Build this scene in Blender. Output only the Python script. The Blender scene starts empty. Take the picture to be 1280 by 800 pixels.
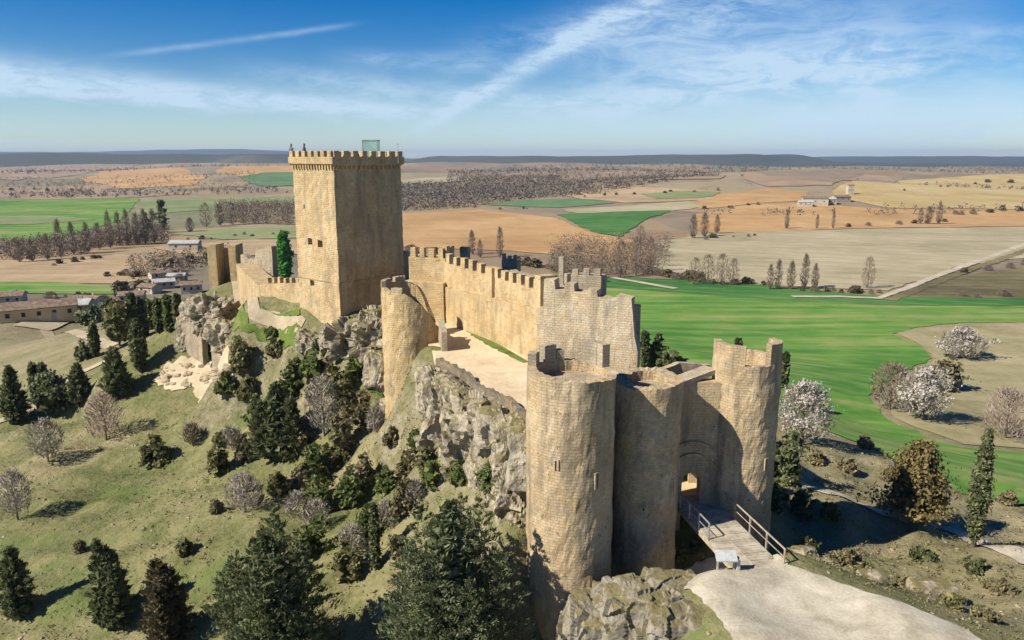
import bpy, bmesh, math, random
import numpy as np
from mathutils import Vector, noise as mnoise

C = bpy.context.scene.collection
R = math.radians
# ------------------------------------------------------------------ camera, sky, sun, exposure
F, CAMZ = 950.0, 52.0
PITCH = math.atan(203 / F)
cam = bpy.data.cameras.new('camera'); cam_o = bpy.data.objects.new('camera', cam); C.objects.link(cam_o)
cam_o.location = (0, 0, CAMZ); cam_o.rotation_euler = (math.pi / 2 - PITCH, 0, 0)
cam.sensor_width = 36; cam.lens = 36 * F / 1280; cam.clip_start = .5; cam.clip_end = 40000
bpy.context.scene.camera = cam_o

SUN_DIR = Vector((-.9, -.435, 0)).normalized()
SUN_EL = R(40)
sun_v = Vector((SUN_DIR.x * math.cos(SUN_EL), SUN_DIR.y * math.cos(SUN_EL), math.sin(SUN_EL)))
sl = bpy.data.lights.new('sun', 'SUN'); sl.energy = 5.0; sl.angle = R(.5); sl.color = (1, .91, .76)
so = bpy.data.objects.new('sun', sl); C.objects.link(so)
so.rotation_euler = sun_v.to_track_quat('Z', 'Y').to_euler(); so.location = (0, 0, 400)
SKY_STRENGTH, EXPOSURE = .07, .7
vs = bpy.context.scene.view_settings
vs.view_transform = 'Standard'; vs.look = 'None'; vs.gamma = 1; vs.use_curve_mapping = False; vs.exposure = EXPOSURE
cy = bpy.context.scene.cycles
cy.use_denoising = True; cy.max_bounces = 6; cy.transparent_max_bounces = 8; cy.volume_bounces = 0
cy.volume_step_rate = 4


class NT:
    """small helper that writes shader nodes"""
    def __init__(s, tree): s.t = tree
    def n(s, typ, **kw):
        o = s.t.nodes.new(typ)
        for k, v in kw.items(): setattr(o, k, v)
        return o
    def put(s, sock, v):
        if hasattr(v, 'is_linked') or isinstance(v, bpy.types.NodeSocket): s.t.links.new(v, sock)
        else: sock.default_value = v
    def m(s, op, a, b=0.0, c=None, clamp=False):
        o = s.n('ShaderNodeMath', operation=op, use_clamp=clamp)
        s.put(o.inputs[0], a)
        if len(o.inputs) > 1: s.put(o.inputs[1], b)
        if c is not None: s.put(o.inputs[2], c)
        return o.outputs[0]
    def mix(s, f, a, b, blend='MIX'):
        o = s.n('ShaderNodeMix', data_type='RGBA', blend_type=blend)
        s.put(o.inputs[0], f)
        for k, v in ((6, a), (7, b)):
            s.put(o.inputs[k], (*v, 1) if isinstance(v, tuple) and len(v) == 3 else v)
        return o.outputs[2]
    def map(s, v, a, b, c=0.0, d=1.0, smooth=True):
        o = s.n('ShaderNodeMapRange'); o.interpolation_type = 'SMOOTHSTEP' if smooth else 'LINEAR'
        s.put(o.inputs[0], v)
        for i, x in enumerate((a, b, c, d)): o.inputs[i + 1].default_value = x
        return o.outputs[0]
    def noise(s, vec, scale, detail=4, rough=.55, stretch=None, dist=0.0):
        if stretch:
            mp = s.n('ShaderNodeMapping'); s.t.links.new(vec, mp.inputs[0]); mp.inputs['Scale'].default_value = stretch; vec = mp.outputs[0]
        o = s.n('ShaderNodeTexNoise'); s.t.links.new(vec, o.inputs['Vector'])
        o.inputs['Scale'].default_value = scale; o.inputs['Detail'].default_value = detail; o.inputs['Roughness'].default_value = rough
        o.inputs['Distortion'].default_value = dist
        return o.outputs['Fac']
    def ramp(s, f, stops):
        o = s.n('ShaderNodeValToRGB'); s.t.links.new(f, o.inputs[0])
        e = o.color_ramp.elements
        while len(e) < len(stops): e.new(.5)
        for x, (p, c) in zip(e, stops): x.position = p; x.color = (*c, 1)
        return o.outputs[0]


def ray(px, py):
    r = (px - 640) / F; d = (py - 400) / F
    return np.array((r, math.cos(PITCH) - d * math.sin(PITCH), -math.sin(PITCH) - d * math.cos(PITCH)))
def at(px, py, Y):
    v = ray(px, py); t = Y / v[1]
    return Vector((v[0] * t, Y, CAMZ + v[2] * t))
def atz(px, py, z):
    v = ray(px, py); t = (z - CAMZ) / v[2]
    return Vector((v[0] * t, v[1] * t, z))
def azel(px, py):
    v = ray(px, py); v = v / np.linalg.norm(v)
    return math.atan2(v[0], v[1]), math.asin(v[2])

# world: Nishita sky with cirrus and a contrail laid out by compass direction and height above the horizon
w = bpy.data.worlds.new('World'); bpy.context.scene.world = w; w.use_nodes = True
nt = w.node_tree; nt.nodes.clear(); T = NT(nt)
sky = T.n('ShaderNodeTexSky', sky_type='NISHITA', sun_disc=False)
sky.sun_elevation = SUN_EL; sky.sun_rotation = math.atan2(SUN_DIR.x, SUN_DIR.y)
sky.air_density = 1.0; sky.dust_density = .2; sky.ozone_density = 3.2; sky.altitude = 900
hs = T.n('ShaderNodeHueSaturation'); hs.inputs['Saturation'].default_value = 1.6; hs.inputs['Hue'].default_value = .512
nt.links.new(sky.outputs[0], hs.inputs['Color'])
tc = T.n('ShaderNodeTexCoord'); sx = T.n('ShaderNodeSeparateXYZ'); nt.links.new(tc.outputs['Generated'], sx.inputs[0])
az = T.m('ARCTAN2', sx.outputs[0], sx.outputs[1]); el = T.m('ARCSINE', sx.outputs[2])
T.put(hs.inputs['Value'], T.map(el, .02, .42, .95, .74, False))
cb = T.n('ShaderNodeCombineXYZ'); nt.links.new(az, cb.inputs[0]); nt.links.new(el, cb.inputs[1])
ae = cb.outputs[0]
wisp = T.noise(ae, 11, 8, .66, (1, 3.6, 1), .9)
fine = T.noise(ae, 34, 7, .68, (1, 3.2, 1), .7)
soft = T.noise(ae, 4, 3, .5, (1, 2.0, 1))
def band(p0, p1, wpx0, wpx1, strength, rough=.6, tail=.25):
    a0, e0 = azel(*p0); a1, e1 = azel(*p1); L = math.hypot(a1 - a0, e1 - e0); ux, uy = (a1 - a0) / L, (e1 - e0) / L
    da = T.m('SUBTRACT', az, a0); de = T.m('SUBTRACT', el, e0)
    s_ = T.m('DIVIDE', T.m('ADD', T.m('MULTIPLY', da, ux), T.m('MULTIPLY', de, uy)), L)
    d_ = T.m('ADD', T.m('MULTIPLY', da, -uy), T.m('MULTIPLY', de, ux))
    d_ = T.m('ADD', d_, T.m('MULTIPLY', T.m('SUBTRACT', wisp, .5), rough * max(wpx0, wpx1) / F))
    wd = T.m('MULTIPLY_ADD', s_, (wpx1 - wpx0) / F, wpx0 / F); wd = T.m('MAXIMUM', wd, 1.5 / F)
    q = T.m('DIVIDE', d_, wd); g = T.m('EXPONENT', T.m('MULTIPLY', T.m('MULTIPLY', q, q), -1.0))
    ends = T.m('MULTIPLY', T.map(s_, -tail, tail), T.map(s_, 1 + tail, 1 - tail))
    return T.m('MULTIPLY', T.m('MULTIPLY', g, ends), strength)
tex = T.map(T.m('ADD', T.m('MULTIPLY', wisp, .6), T.m('MULTIPLY', fine, .4)), .36, .64)
texs = T.map(T.m('ADD', T.m('MULTIPLY', wisp, .5), T.m('MULTIPLY', soft, .5)), .36, .62)
cl = None
def add(x):
    global cl
    cl = x if cl is None else T.m('ADD', cl, x)
def addt(b, t, base=.35): add(T.m('MULTIPLY', b, T.m('MULTIPLY_ADD', t, 1 - base, base)))
addt(band((-120, 82), (540, 142), 21, 8, 1.05, .8, .12), tex, .35)          # broad streak on the left
addt(band((-60, 112), (260, 128), 8, 6, .45, .8, .2), tex, .2)
addt(band((150, 68), (430, 32), 3.2, 3.2, .34, .6, .15), tex, .5)              # thin streak upper left
addt(band((835, -20), (525, 160), 19, 6, .75, .8, .1), tex, .45)         # contrail
addt(band((330, 92), (760, 138), 13, 17, .55, .9, .2), tex, .25)
addt(band((430, 72), (620, 80), 9, 12, .36, .8, .25), tex, .3)
addt(band((760, 80), (1180, 30), 60, 46, .75, 1.0, .3), texs, .28)          # big veil on the right
addt(band((700, 130), (1130, 70), 28, 22, .45, .9, .25), tex, .15)
addt(band((1000, 135), (1330, 128), 24, 28, .62, .9, .3), texs, .35)
addt(band((540, 165), (1330, 160), 28, 30, .5, .7, .2), texs, .5)
addt(band((620, 60), (1000, -10), 22, 26, .5, 1.0, .3), tex, .1)
addt(band((880, 100), (1300, 70), 22, 24, .5, 1.0, .3), tex, .1)
addt(band((1200, 40), (1300, 34), 8, 8, .25, .8, .3), tex, .3)
add(T.m('MULTIPLY', T.map(el, .12, -.01), T.m('MULTIPLY_ADD', soft, .3, .15)))   # milky air low down
cl = T.m('MINIMUM', cl, .86)
cw = T.n('ShaderNodeRGB'); cw.outputs[0].default_value = (5.4, 7.0, 8.5, 1)
mixed = T.mix(cl, hs.outputs[0], cw.outputs[0])
bg = T.n('ShaderNodeBackground'); nt.links.new(mixed, bg.inputs[0]); bg.inputs[1].default_value = SKY_STRENGTH
wo = T.n('ShaderNodeOutputWorld'); nt.links.new(bg.outputs[0], wo.inputs[0])

# ------------------------------------------------------------------ terrain height
_cp = [  # (pixel x, pixel y, distance): spots of the hillside
 (428,402,80),(376,408,82),(500,385,88),(330,398,86),(280,355,112),(300,395,89),(240,385,106),(235,446,101),(300,470,90),
 (400,440,80),(380,480,78),(330,480,82),(445,450,77),(470,500,73),(515,548,71),(480,600,63),(420,580,68),(350,560,74),
 (250,560,80),(150,540,88),(60,540,90),(20,540,92),(200,490,96),(120,480,102),(40,480,112),(180,440,112),(210,410,122),
 (100,440,125),(20,440,140),(140,400,165),(20,400,190),(60,385,240),(200,370,230),(200,640,66),(100,640,70),(20,640,72),
 (300,640,63),(420,660,57),(520,700,51),(600,760,45.5),(690,800,45),(100,760,54),(250,770,51),(400,780,49),(20,760,56),
 (945,712,42.6),(870,790,37),(1100,760,38),(1240,800,36),(980,690,45),(1100,680,56),(1000,650,60),(1280,715,51),(1280,770,43),
 (1150,740,46.5),(1180,650,65),(1010,607,68),(1280,695,54),(1150,610,75),(1050,560,88),(1230,620,78),(1280,600,90),(1200,530,130),
 (1050,520,130),(1000,560,82),(985,600,68),(1280,480,168),(850,440,170),(830,465,120),(960,480,140),(640,690,46.5),(560,600,54.5),
]
_cd = [(-30,20,12),(0,18,12),(-12,35,15.5),(3,39,18.5),(30,10,24),(-5,5,10),(6.8,42.5,21.5),(10,32,25.6),(22,30,27),(35,25,27.5),(5,33,19),
 (11.2,42.2,26.7),(13,43.1,26.8),(10,40.3,26.5),(16,43.4,26.85),(17.5,42,26.9),(14,40,26.9),(20,38,27),(25,34,27),(16,34,26.8),(9.6,47.2,22.6),(12.5,47.2,23),(15,48.6,22.3),(20,49.5,22.3),(14.3,53.5,25.4),(14,58,25.4),(15,62,25.2),(11,62,25.6),(18,56,25),(8,54,28),(5,58,33),(-3,66,33.2),(-7,76,33.2),(-2,60,33.2),(0,70,33),(-4,71,33),(0,80,33.5),
 (20,60,24.6),(14,68,27),(12,80,29),(2,95,30),(-8,100,33),(26,60,22.5),(25,75,20.5),(15,95,20),(10,120,12),(-20,110,31),(-42,119,33),(-35,140,24),
 (-10,140,15),(0,205,2),(60,200,0),(60,60,19.5),(60,42,24),(100,100,5),(120,60,9),(100,190,0),(120,140,1),(-60,100,15.5),(-100,100,9),(-100,60,8),
 (-60,40,10),(-100,180,7),(-60,205,10),(-30,225,5),(-120,240,1),(0,260,0),(120,250,0),(-60,270,1),(60,270,0),(30,150,5),(60,120,7),(-9,69,33),(45,42,26)]
_P = [tuple(at(*c)) for c in _cp] + _cd
_P = np.array(_P, float)
def _rb(d): return np.sqrt(d * d + 4.0)
_A = _rb(np.linalg.norm(_P[:, None, :2] - _P[None, :, :2], axis=2)); _n = len(_P)
_M = np.zeros((_n + 1, _n + 1)); _M[:_n, :_n] = _A - np.eye(_n) * .12; _M[:_n, _n] = 1; _M[_n, :_n] = 1
_W = np.linalg.solve(_M, np.append(_P[:, 2], 0))
def sstep(a, b, x):
    t = np.clip((x - a) / (b - a), 0, 1); return t * t * (3 - 2 * t)
_rs = np.random.RandomState(5)
_waves = [(_rs.uniform(0, 6.28), _rs.uniform(0, 6.28), L, A) for L, A in ((3.1, .07), (4.7, .1), (6.9, .13), (9.5, .16), (13, .2), (17, .25), (5.3, .1), (2.2, .05))]
_hills = [(430, 1150, 330, 170, 20), (330, 820, 200, 70, 8), (-420, 1800, 420, 200, 18), (-820, 2500, 700, 300, 26), (-80, 2100, 420, 220, 12), (900, 1900, 600, 260, 22),
          (700, 3200, 900, 420, 22), (-300, 3600, 900, 400, 20), (-1500, 4200, 900, 500, 24), (180, 620, 120, 50, 3), (-200, 700, 160, 60, 4), (60, 900, 200, 70, 5), (240, 1500, 260, 120, 9)]
def mesa(x, y, x0, x1, y0, y1, h, sx_, sy_):
    wob = 200 * np.sin(x / 610.) + 130 * np.sin(x / 257. + 1)
    return h * sstep(x0 - sx_, x0 + sx_, x) * sstep(x1 + sx_, x1 - sx_, x) * sstep(y0 - sy_, y0 + sy_, y + wob) * sstep(y1 + sy_, y1 - sy_, y)
def H(x, y):
    x = np.asarray(x, float); y = np.asarray(y, float); sh = x.shape; x = x.ravel(); y = y.ravel()
    z = np.zeros_like(x)
    near = (y < 300) & (np.abs(x) < 185)
    if near.any():
        xn, yn = x[near], y[near]; out = np.zeros_like(xn)
        for k in range(0, len(xn), 60000):
            d = np.sqrt((xn[k:k+60000, None] - _P[None, :, 0]) ** 2 + (yn[k:k+60000, None] - _P[None, :, 1]) ** 2)
            out[k:k+60000] = _rb(d) @ _W[:_n] + _W[_n]
        bump = sum(A * np.sin((xn * math.cos(p) + yn * math.sin(p)) * 6.283 / L + q) for p, q, L, A in _waves)
        wgt = sstep(300, 235, yn) * sstep(185, 125, np.abs(xn))
        bump = bump * sstep(108, 84, yn) * (1 - np.exp(-((xn - 20) / 15) ** 2 - ((yn - 36) / 9) ** 4))
        z[near] = (out + bump) * wgt
    dist = np.hypot(x, y); fw = sstep(350, 1200, dist)
    z += fw * (2.2 * np.sin(x / 97 + 1.3 * np.sin(y / 210)) + 2.6 * np.sin(y / 163 + x / 310) + 3.2 * np.sin(x / 420 + 2) + 1.6 * np.sin(y / 71 - x / 130))
    for hx, hy, rx, ry, h in _hills: z += h * np.exp(-((x - hx) / rx) ** 2 - ((y - hy) / ry) ** 2)
    z += mesa(x, y, -3200, -960, 4700, 5600, 72, 120, 140)                 # dark wooded plateau, left
    z += mesa(x, y, -900, 2700, 6400, 8600, 60, 250, 180) + mesa(x, y, 900, 3000, 6400, 7200, 16, 500, 200)
    z += mesa(x, y, 4200, 9000, 8600, 12000, 62, 500, 250)
    z += 175 * np.exp(-((x + 4300) / 2100) ** 2 - ((y - 11600) / 900) ** 2) + 120 * np.exp(-((x + 7600) / 1700) ** 2 - ((y - 11600) / 900) ** 2) + 60 * np.exp(-((x - 1500) / 3500) ** 2 - ((y - 12600) / 700) ** 2)
    return z.reshape(sh)
def hz(x, y): return float(H(np.array([x]), np.array([y]))[0])
_ts = np.geomspace(20, 16000, 2500)
def hit(px, py):
    v = ray(px, py); t = _ts / v[1]
    z = CAMZ + v[2] * t; g = H(v[0] * t, _ts)
    b = np.nonzero(z < g)[0]
    if not len(b): return Vector((v[0] * t[-1], _ts[-1], g[-1]))
    i = b[0]; lo, hi = t[max(i - 1, 0)], t[i]
    tt = np.linspace(lo, hi, 40); k = np.nonzero(CAMZ + v[2] * tt < H(v[0] * tt, v[1] * tt))[0]
    q = tt[k[0]] if len(k) else hi
    return Vector((v[0] * q, v[1] * q, hz(v[0] * q, v[1] * q)))

# ------------------------------------------------------------------ object helpers
def tag(o, label=None, cat=None, group=None, kind=None):
    if label: o['label'] = label
    if cat: o['category'] = cat
    if group: o['group'] = group
    if kind: o['kind'] = kind
    return o
def empty(name, loc, label, cat, group=None, rz=0):
    o = bpy.data.objects.new(name, None); C.objects.link(o); o.location = loc; o.rotation_euler = (0, 0, rz)
    o.empty_display_size = .3
    return tag(o, label, cat, group)
def copy_tree(o, parent=None):
    c = o.copy(); C.objects.link(c)
    if parent: c.parent = parent
    for ch in list(o.children): copy_tree(ch, c)
    return c

class MB:
    def __init__(s): s.v = []; s.f = []
    def quad(s, *p):
        i = len(s.v); s.v += [tuple(q) for q in p]; s.f.append(tuple(range(i, i + len(p))))
    def box(s, c, sx, sy, sz, ax=(1, 0), jit=0, rng=random):
        """box standing on c (centre of its foot), ax = direction of its sx side"""
        ax = Vector((ax[0], ax[1], 0)).normalized(); ay = Vector((-ax.y, ax.x, 0)); c = Vector(c); i = len(s.v)
        for z in (0, sz):
            for a, b in ((-1, -1), (1, -1), (1, 1), (-1, 1)):
                q = c + ax * (a * sx / 2) + ay * (b * sy / 2) + Vector((0, 0, z))
                s.v.append(tuple(q + Vector((rng.uniform(-jit, jit), rng.uniform(-jit, jit), rng.uniform(-jit, jit)))))
        for q in ((0, 3, 2, 1), (4, 5, 6, 7), (0, 1, 5, 4), (1, 2, 6, 5), (2, 3, 7, 6), (3, 0, 4, 7)): s.f.append(tuple(i + k for k in q))
    def bar(s, a, b, w, h=None):
        a, b = Vector(a), Vector(b); d = (b - a).normalized(); h = h or w
        u = d.cross(Vector((0, 0, 1)))
        if u.length < .01: u = Vector((1, 0, 0))
        u.normalize(); v = u.cross(d); i = len(s.v)
        for p in (a, b):
            for x, y in ((-1, -1), (1, -1), (1, 1), (-1, 1)): s.v.append(tuple(p + u * (x * w / 2) + v * (y * h / 2)))
        for q in ((0, 1, 2, 3), (7, 6, 5, 4), (0, 4, 5, 1), (1, 5, 6, 2), (2, 6, 7, 3), (3, 7, 4, 0)): s.f.append(tuple(i + k for k in q))
    def tube(s, pts, rad, n=6):
        i0 = len(s.v); m = len(pts)
        for k, p in enumerate(pts):
            p = Vector(p); d = (Vector(pts[min(k + 1, m - 1)]) - Vector(pts[max(k - 1, 0)])).normalized()
            u = d.cross(Vector((.3, 1, .1))).normalized(); v = d.cross(u)
            for j in range(n):
                a = 6.2832 * j / n; s.v.append(tuple(p + (u * math.cos(a) + v * math.sin(a)) * rad[k]))
        for k in range(m - 1):
            for j in range(n): s.f.append((i0 + k * n + j, i0 + k * n + (j + 1) % n, i0 + (k + 1) * n + (j + 1) % n, i0 + (k + 1) * n + j))
        s.f.append(tuple(i0 + (m - 1) * n + j for j in range(n)))
    def build(s, name, mat, parent=None, cyl=None, smooth=False, origin=None, bevel=0):
        me = bpy.data.meshes.new(name)
        org = Vector(origin) if origin else Vector((0, 0, 0))
        me.from_pydata([tuple(Vector(q) - org) for q in s.v], [], s.f); me.update()
        bm = bmesh.new(); bm.from_mesh(me); bmesh.ops.recalc_face_normals(bm, faces=bm.faces); bm.to_mesh(me); bm.free()
        uv = me.uv_layers.new(name='UVMap')
        for p in me.polygons:
            nrm = p.normal; tg = Vector((-nrm.y, nrm.x, 0))
            tg = tg.normalized() if tg.length > .05 else Vector((1, 0, 0))
            base = None
            for li in p.loop_indices:
                co = me.vertices[me.loops[li].vertex_index].co + org
                if abs(nrm.z) > .75: q = (co.x, co.y)
                elif cyl:
                    a = math.atan2(co.y - cyl[1], co.x - cyl[0])
                    if base is None: base = a
                    while a - base > math.pi: a -= 2 * math.pi
                    while a - base < -math.pi: a += 2 * math.pi
                    q = (a * cyl[2], co.z)
                else: q = (co.dot(tg), co.z)
                uv.data[li].uv = q
        if smooth: me.polygons.foreach_set('use_smooth', [True] * len(me.polygons))
        me.materials.append(mat)
        o = bpy.data.objects.new(name, me); C.objects.link(o)
        if origin: o.location = org
        if parent:
            o.parent = parent
            if not origin: o.matrix_parent_inverse = parent.matrix_basis.inverted()
        if bevel:
            b = o.modifiers.new('bevel', 'BEVEL'); b.width = bevel; b.segments = 2
        return o
def npmesh(name, V, Fq, mat, parent=None, smooth=False, link=True):
    """mesh from arrays: V (n,3), Fq (m,k)"""
    me = bpy.data.meshes.new(name); V = np.asarray(V, np.float32); Fq = np.asarray(Fq, np.int32); k = Fq.shape[1]
    me.vertices.add(len(V)); me.vertices.foreach_set('co', V.ravel())
    me.loops.add(Fq.size); me.loops.foreach_set('vertex_index', Fq.ravel())
    me.polygons.add(len(Fq)); me.polygons.foreach_set('loop_start', np.arange(0, Fq.size, k)); me.polygons.foreach_set('loop_total', np.full(len(Fq), k))
    if smooth: me.polygons.foreach_set('use_smooth', np.ones(len(Fq), bool))
    me.update(calc_edges=True)
    if mat: me.materials.append(mat)
    if not link: return me
    o = bpy.data.objects.new(name, me); C.objects.link(o)
    if parent: o.parent = parent
    return o

# ------------------------------------------------------------------ materials
def newmat(name):
    m = bpy.data.materials.new(name); m.use_nodes = True; t = m.node_tree; t.nodes.clear(); N = NT(t)
    out = N.n('ShaderNodeOutputMaterial'); b = N.n('ShaderNodeBsdfPrincipled'); t.links.new(b.outputs[0], out.inputs[0])
    b.inputs['Roughness'].default_value = .9; b.inputs['Specular IOR Level'].default_value = .15
    return m, N, b, out
def setc(N, b, col): N.put(b.inputs['Base Color'], (*col, 1) if isinstance(col, tuple) else col)
def bumpn(N, b, h, strength, dist):
    o = N.n('ShaderNodeBump'); o.inputs['Strength'].default_value = strength; o.inputs['Distance'].default_value = dist
    N.t.links.new(h, o.inputs['Height']); N.t.links.new(o.outputs[0], b.inputs['Normal'])
def pos(N): return N.n('ShaderNodeNewGeometry').outputs['Position']

def stone(name, c1, c2, c3, bw=.4, rh=.2, mort=.13, stain=.75, patch=None, low=None):
    """coursed limestone: block courses, weathering streaks, lichen blotches"""
    m, N, b, _ = newmat(name); P = pos(N)
    uv = N.n('ShaderNodeTexCoord').outputs['UV']
    wv = N.n('ShaderNodeTexNoise'); N.t.links.new(uv, wv.inputs['Vector']); wv.inputs['Scale'].default_value = 1.3
    va = N.n('ShaderNodeVectorMath', operation='MULTIPLY_ADD'); N.t.links.new(wv.outputs['Color'], va.inputs[0]); va.inputs[1].default_value = (.2, .14, 0); N.t.links.new(uv, va.inputs[2])
    br = N.n('ShaderNodeTexBrick'); N.t.links.new(va.outputs[0], br.inputs['Vector'])
    br.inputs['Scale'].default_value = 1; br.inputs['Brick Width'].default_value = bw; br.inputs['Row Height'].default_value = rh
    br.inputs['Mortar Size'].default_value = .018; br.inputs['Mortar Smooth'].default_value = .5; br.inputs['Bias'].default_value = 0
    br.inputs['Color1'].default_value = (.2, .2, .2, 1); br.inputs['Color2'].default_value = (.8, .8, .8, 1); br.inputs['Mortar'].default_value = (.5, .5, .5, 1)
    big = N.noise(P, .35, 5, .6); mid = N.noise(P, 1.6, 5, .65); fin = N.noise(P, 7, 4, .7)
    str_ = N.noise(P, 1.1, 5, .6, (1, 1, .16))
    f = N.m('ADD', N.m('MULTIPLY', br.outputs['Color'], .16), N.m('ADD', N.m('MULTIPLY', big, .55), N.m('MULTIPLY', mid, .42)))
    col = N.ramp(f, [(.4, c1), (.57, c2), (.76, c3)])
    zz = N.n('ShaderNodeSeparateXYZ'); N.t.links.new(P, zz.inputs[0])
    if low: col = N.mix(N.map(N.m('ADD', zz.outputs[2], N.m('MULTIPLY', mid, 3)), low + 2.6, low + .6, 0, .8), col, (.5, .3, .12))
    if patch:
        pm = N.map(N.noise(P, .55, 4, .6, None, .4), .5, .56)
        hgt = N.n('ShaderNodeSeparateXYZ'); N.t.links.new(P, hgt.inputs[0])
        pm = N.m('MULTIPLY', pm, N.m('MULTIPLY', N.map(hgt.outputs[2], patch[0], patch[0] + .7), N.map(hgt.outputs[2], patch[1] + .7, patch[1])))
        col = N.mix(N.m('MULTIPLY', pm, .75), col, (.56, .49, .38))
    col = N.mix(N.map(N.noise(P, .7, 6, .7, None, .6), .5, .66, 0, .6), col, (.47, .3, .13))
    col = N.mix(N.map(N.noise(P, .95, 6, .72, (1, 1, .7), .6), .52, .66, 0, .6), col, (.33, .3, .25))
    grey = N.map(N.m('ADD', N.m('MULTIPLY', str_, .7), N.m('MULTIPLY', mid, .3)), .47, .64, 0, stain)
    col = N.mix(grey, col, (.17, .145, .105))
    pale = N.map(N.noise(P, .8, 4, .6, (1, 1, .5)), .56, .7, 0, .4)
    col = N.mix(pale, col, tuple(min(1, x * 1.15) for x in c3))
    col = N.mix(N.m('MULTIPLY', br.outputs['Fac'], mort), col, tuple(x * .5 for x in c1))
    col = N.mix(N.map(fin, .35, .7, 0, .3), col, tuple(x * .68 for x in c2))
    spk = N.map(N.noise(P, 3.4, 2, .5), .66, .7, 0, .6); col = N.mix(spk, col, tuple(x * .45 for x in c1))
    setc(N, b, col)
    hh = N.m('SUBTRACT', N.m('ADD', N.m('MULTIPLY', fin, .5), N.m('MULTIPLY', mid, .7)), N.m('MULTIPLY', br.outputs['Fac'], .5))
    bumpn(N, b, hh, .75, .12)
    return m
M = {}
M['stone'] = stone('castle_limestone', (.28, .205, .12), (.48, .375, .235), (.62, .51, .36), low=23.2)
M['stone_gold'] = stone('golden_limestone', (.34, .24, .12), (.54, .405, .22), (.66, .535, .335), stain=.5, mort=.25)
M['stone_keep'] = stone('keep_limestone', (.34, .24, .12), (.53, .4, .225), (.63, .51, .32), .42, .2, .2, .5)
M['stone_front'] = stone('front_wall_limestone', (.38, .3, .19), (.55, .455, .31), (.66, .58, .43), patch=(36.0, 40.2), stain=.5)
M['stone_grey'] = stone('grey_ruined_stone', (.26, .215, .15), (.4, .345, .255), (.53, .47, .37), .42, .22, .3, .5)

M['stone_dark'] = stone('dark_weathered_stone', (.12, .1, .07), (.2, .17, .125), (.3, .26, .2), .35, .2, .3, .5)
def rockmat(name, c1, c2, c3, moss=.5):
    m, N, b, _ = newmat(name); P = pos(N)
    a = N.noise(P, .5, 6, .65); f = N.noise(P, 2.3, 6, .7); s = N.noise(P, .9, 5, .6, (1, 1, .22), .4)
    col = N.ramp(N.m('ADD', N.m('MULTIPLY', a, .5), N.m('MULTIPLY', f, .5)), [(.32, c1), (.5, c2), (.68, c3)])
    col = N.mix(N.map(s, .52, .66, 0, .65), col, tuple(x * .45 for x in c1))
    vo = N.n('ShaderNodeTexVoronoi', feature='DISTANCE_TO_EDGE'); vo.inputs['Scale'].default_value = .55
    vd = N.n('ShaderNodeVectorMath', operation='ADD'); nn = N.n('ShaderNodeTexNoise'); nn.inputs['Scale'].default_value = .8; N.t.links.new(P, nn.inputs['Vector'])
    N.t.links.new(P, vd.inputs[0]); N.t.links.new(nn.outputs['Color'], vd.inputs[1]); N.t.links.new(vd.outputs[0], vo.inputs['Vector'])
    crack = N.map(vo.outputs['Distance'], .0, .035, .45, 0)
    col = N.mix(crack, col, tuple(x * .3 for x in c1))
    g = N.n('ShaderNodeNewGeometry'); sp = N.n('ShaderNodeSeparateXYZ'); N.t.links.new(g.outputs['Normal'], sp.inputs[0])
    up = N.m('MULTIPLY', N.map(sp.outputs[2], .45, .75), N.map(N.noise(P, .9, 4, .6), .36, .52, 0, moss))
    col = N.mix(up, col, N.mix(N.noise(P, 3, 3), (.09, .1, .035), (.25, .2, .1)))
    setc(N, b, col); bumpn(N, b, N.m('ADD', f, N.m('MULTIPLY', vo.outputs['Distance'], .4)), .8, .22)
    return m
M['rock'] = rockmat('limestone_cliff', (.2, .172, .12), (.36, .315, .235), (.5, .45, .36), 1)
M['rock_grey'] = rockmat('grey_outcrop', (.15, .135, .1), (.27, .245, .195), (.37, .34, .28), .9)
M['rock_pale'] = rockmat('pale_rubble', (.33, .26, .17), (.47, .385, .27), (.57, .49, .37), .2)

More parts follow.
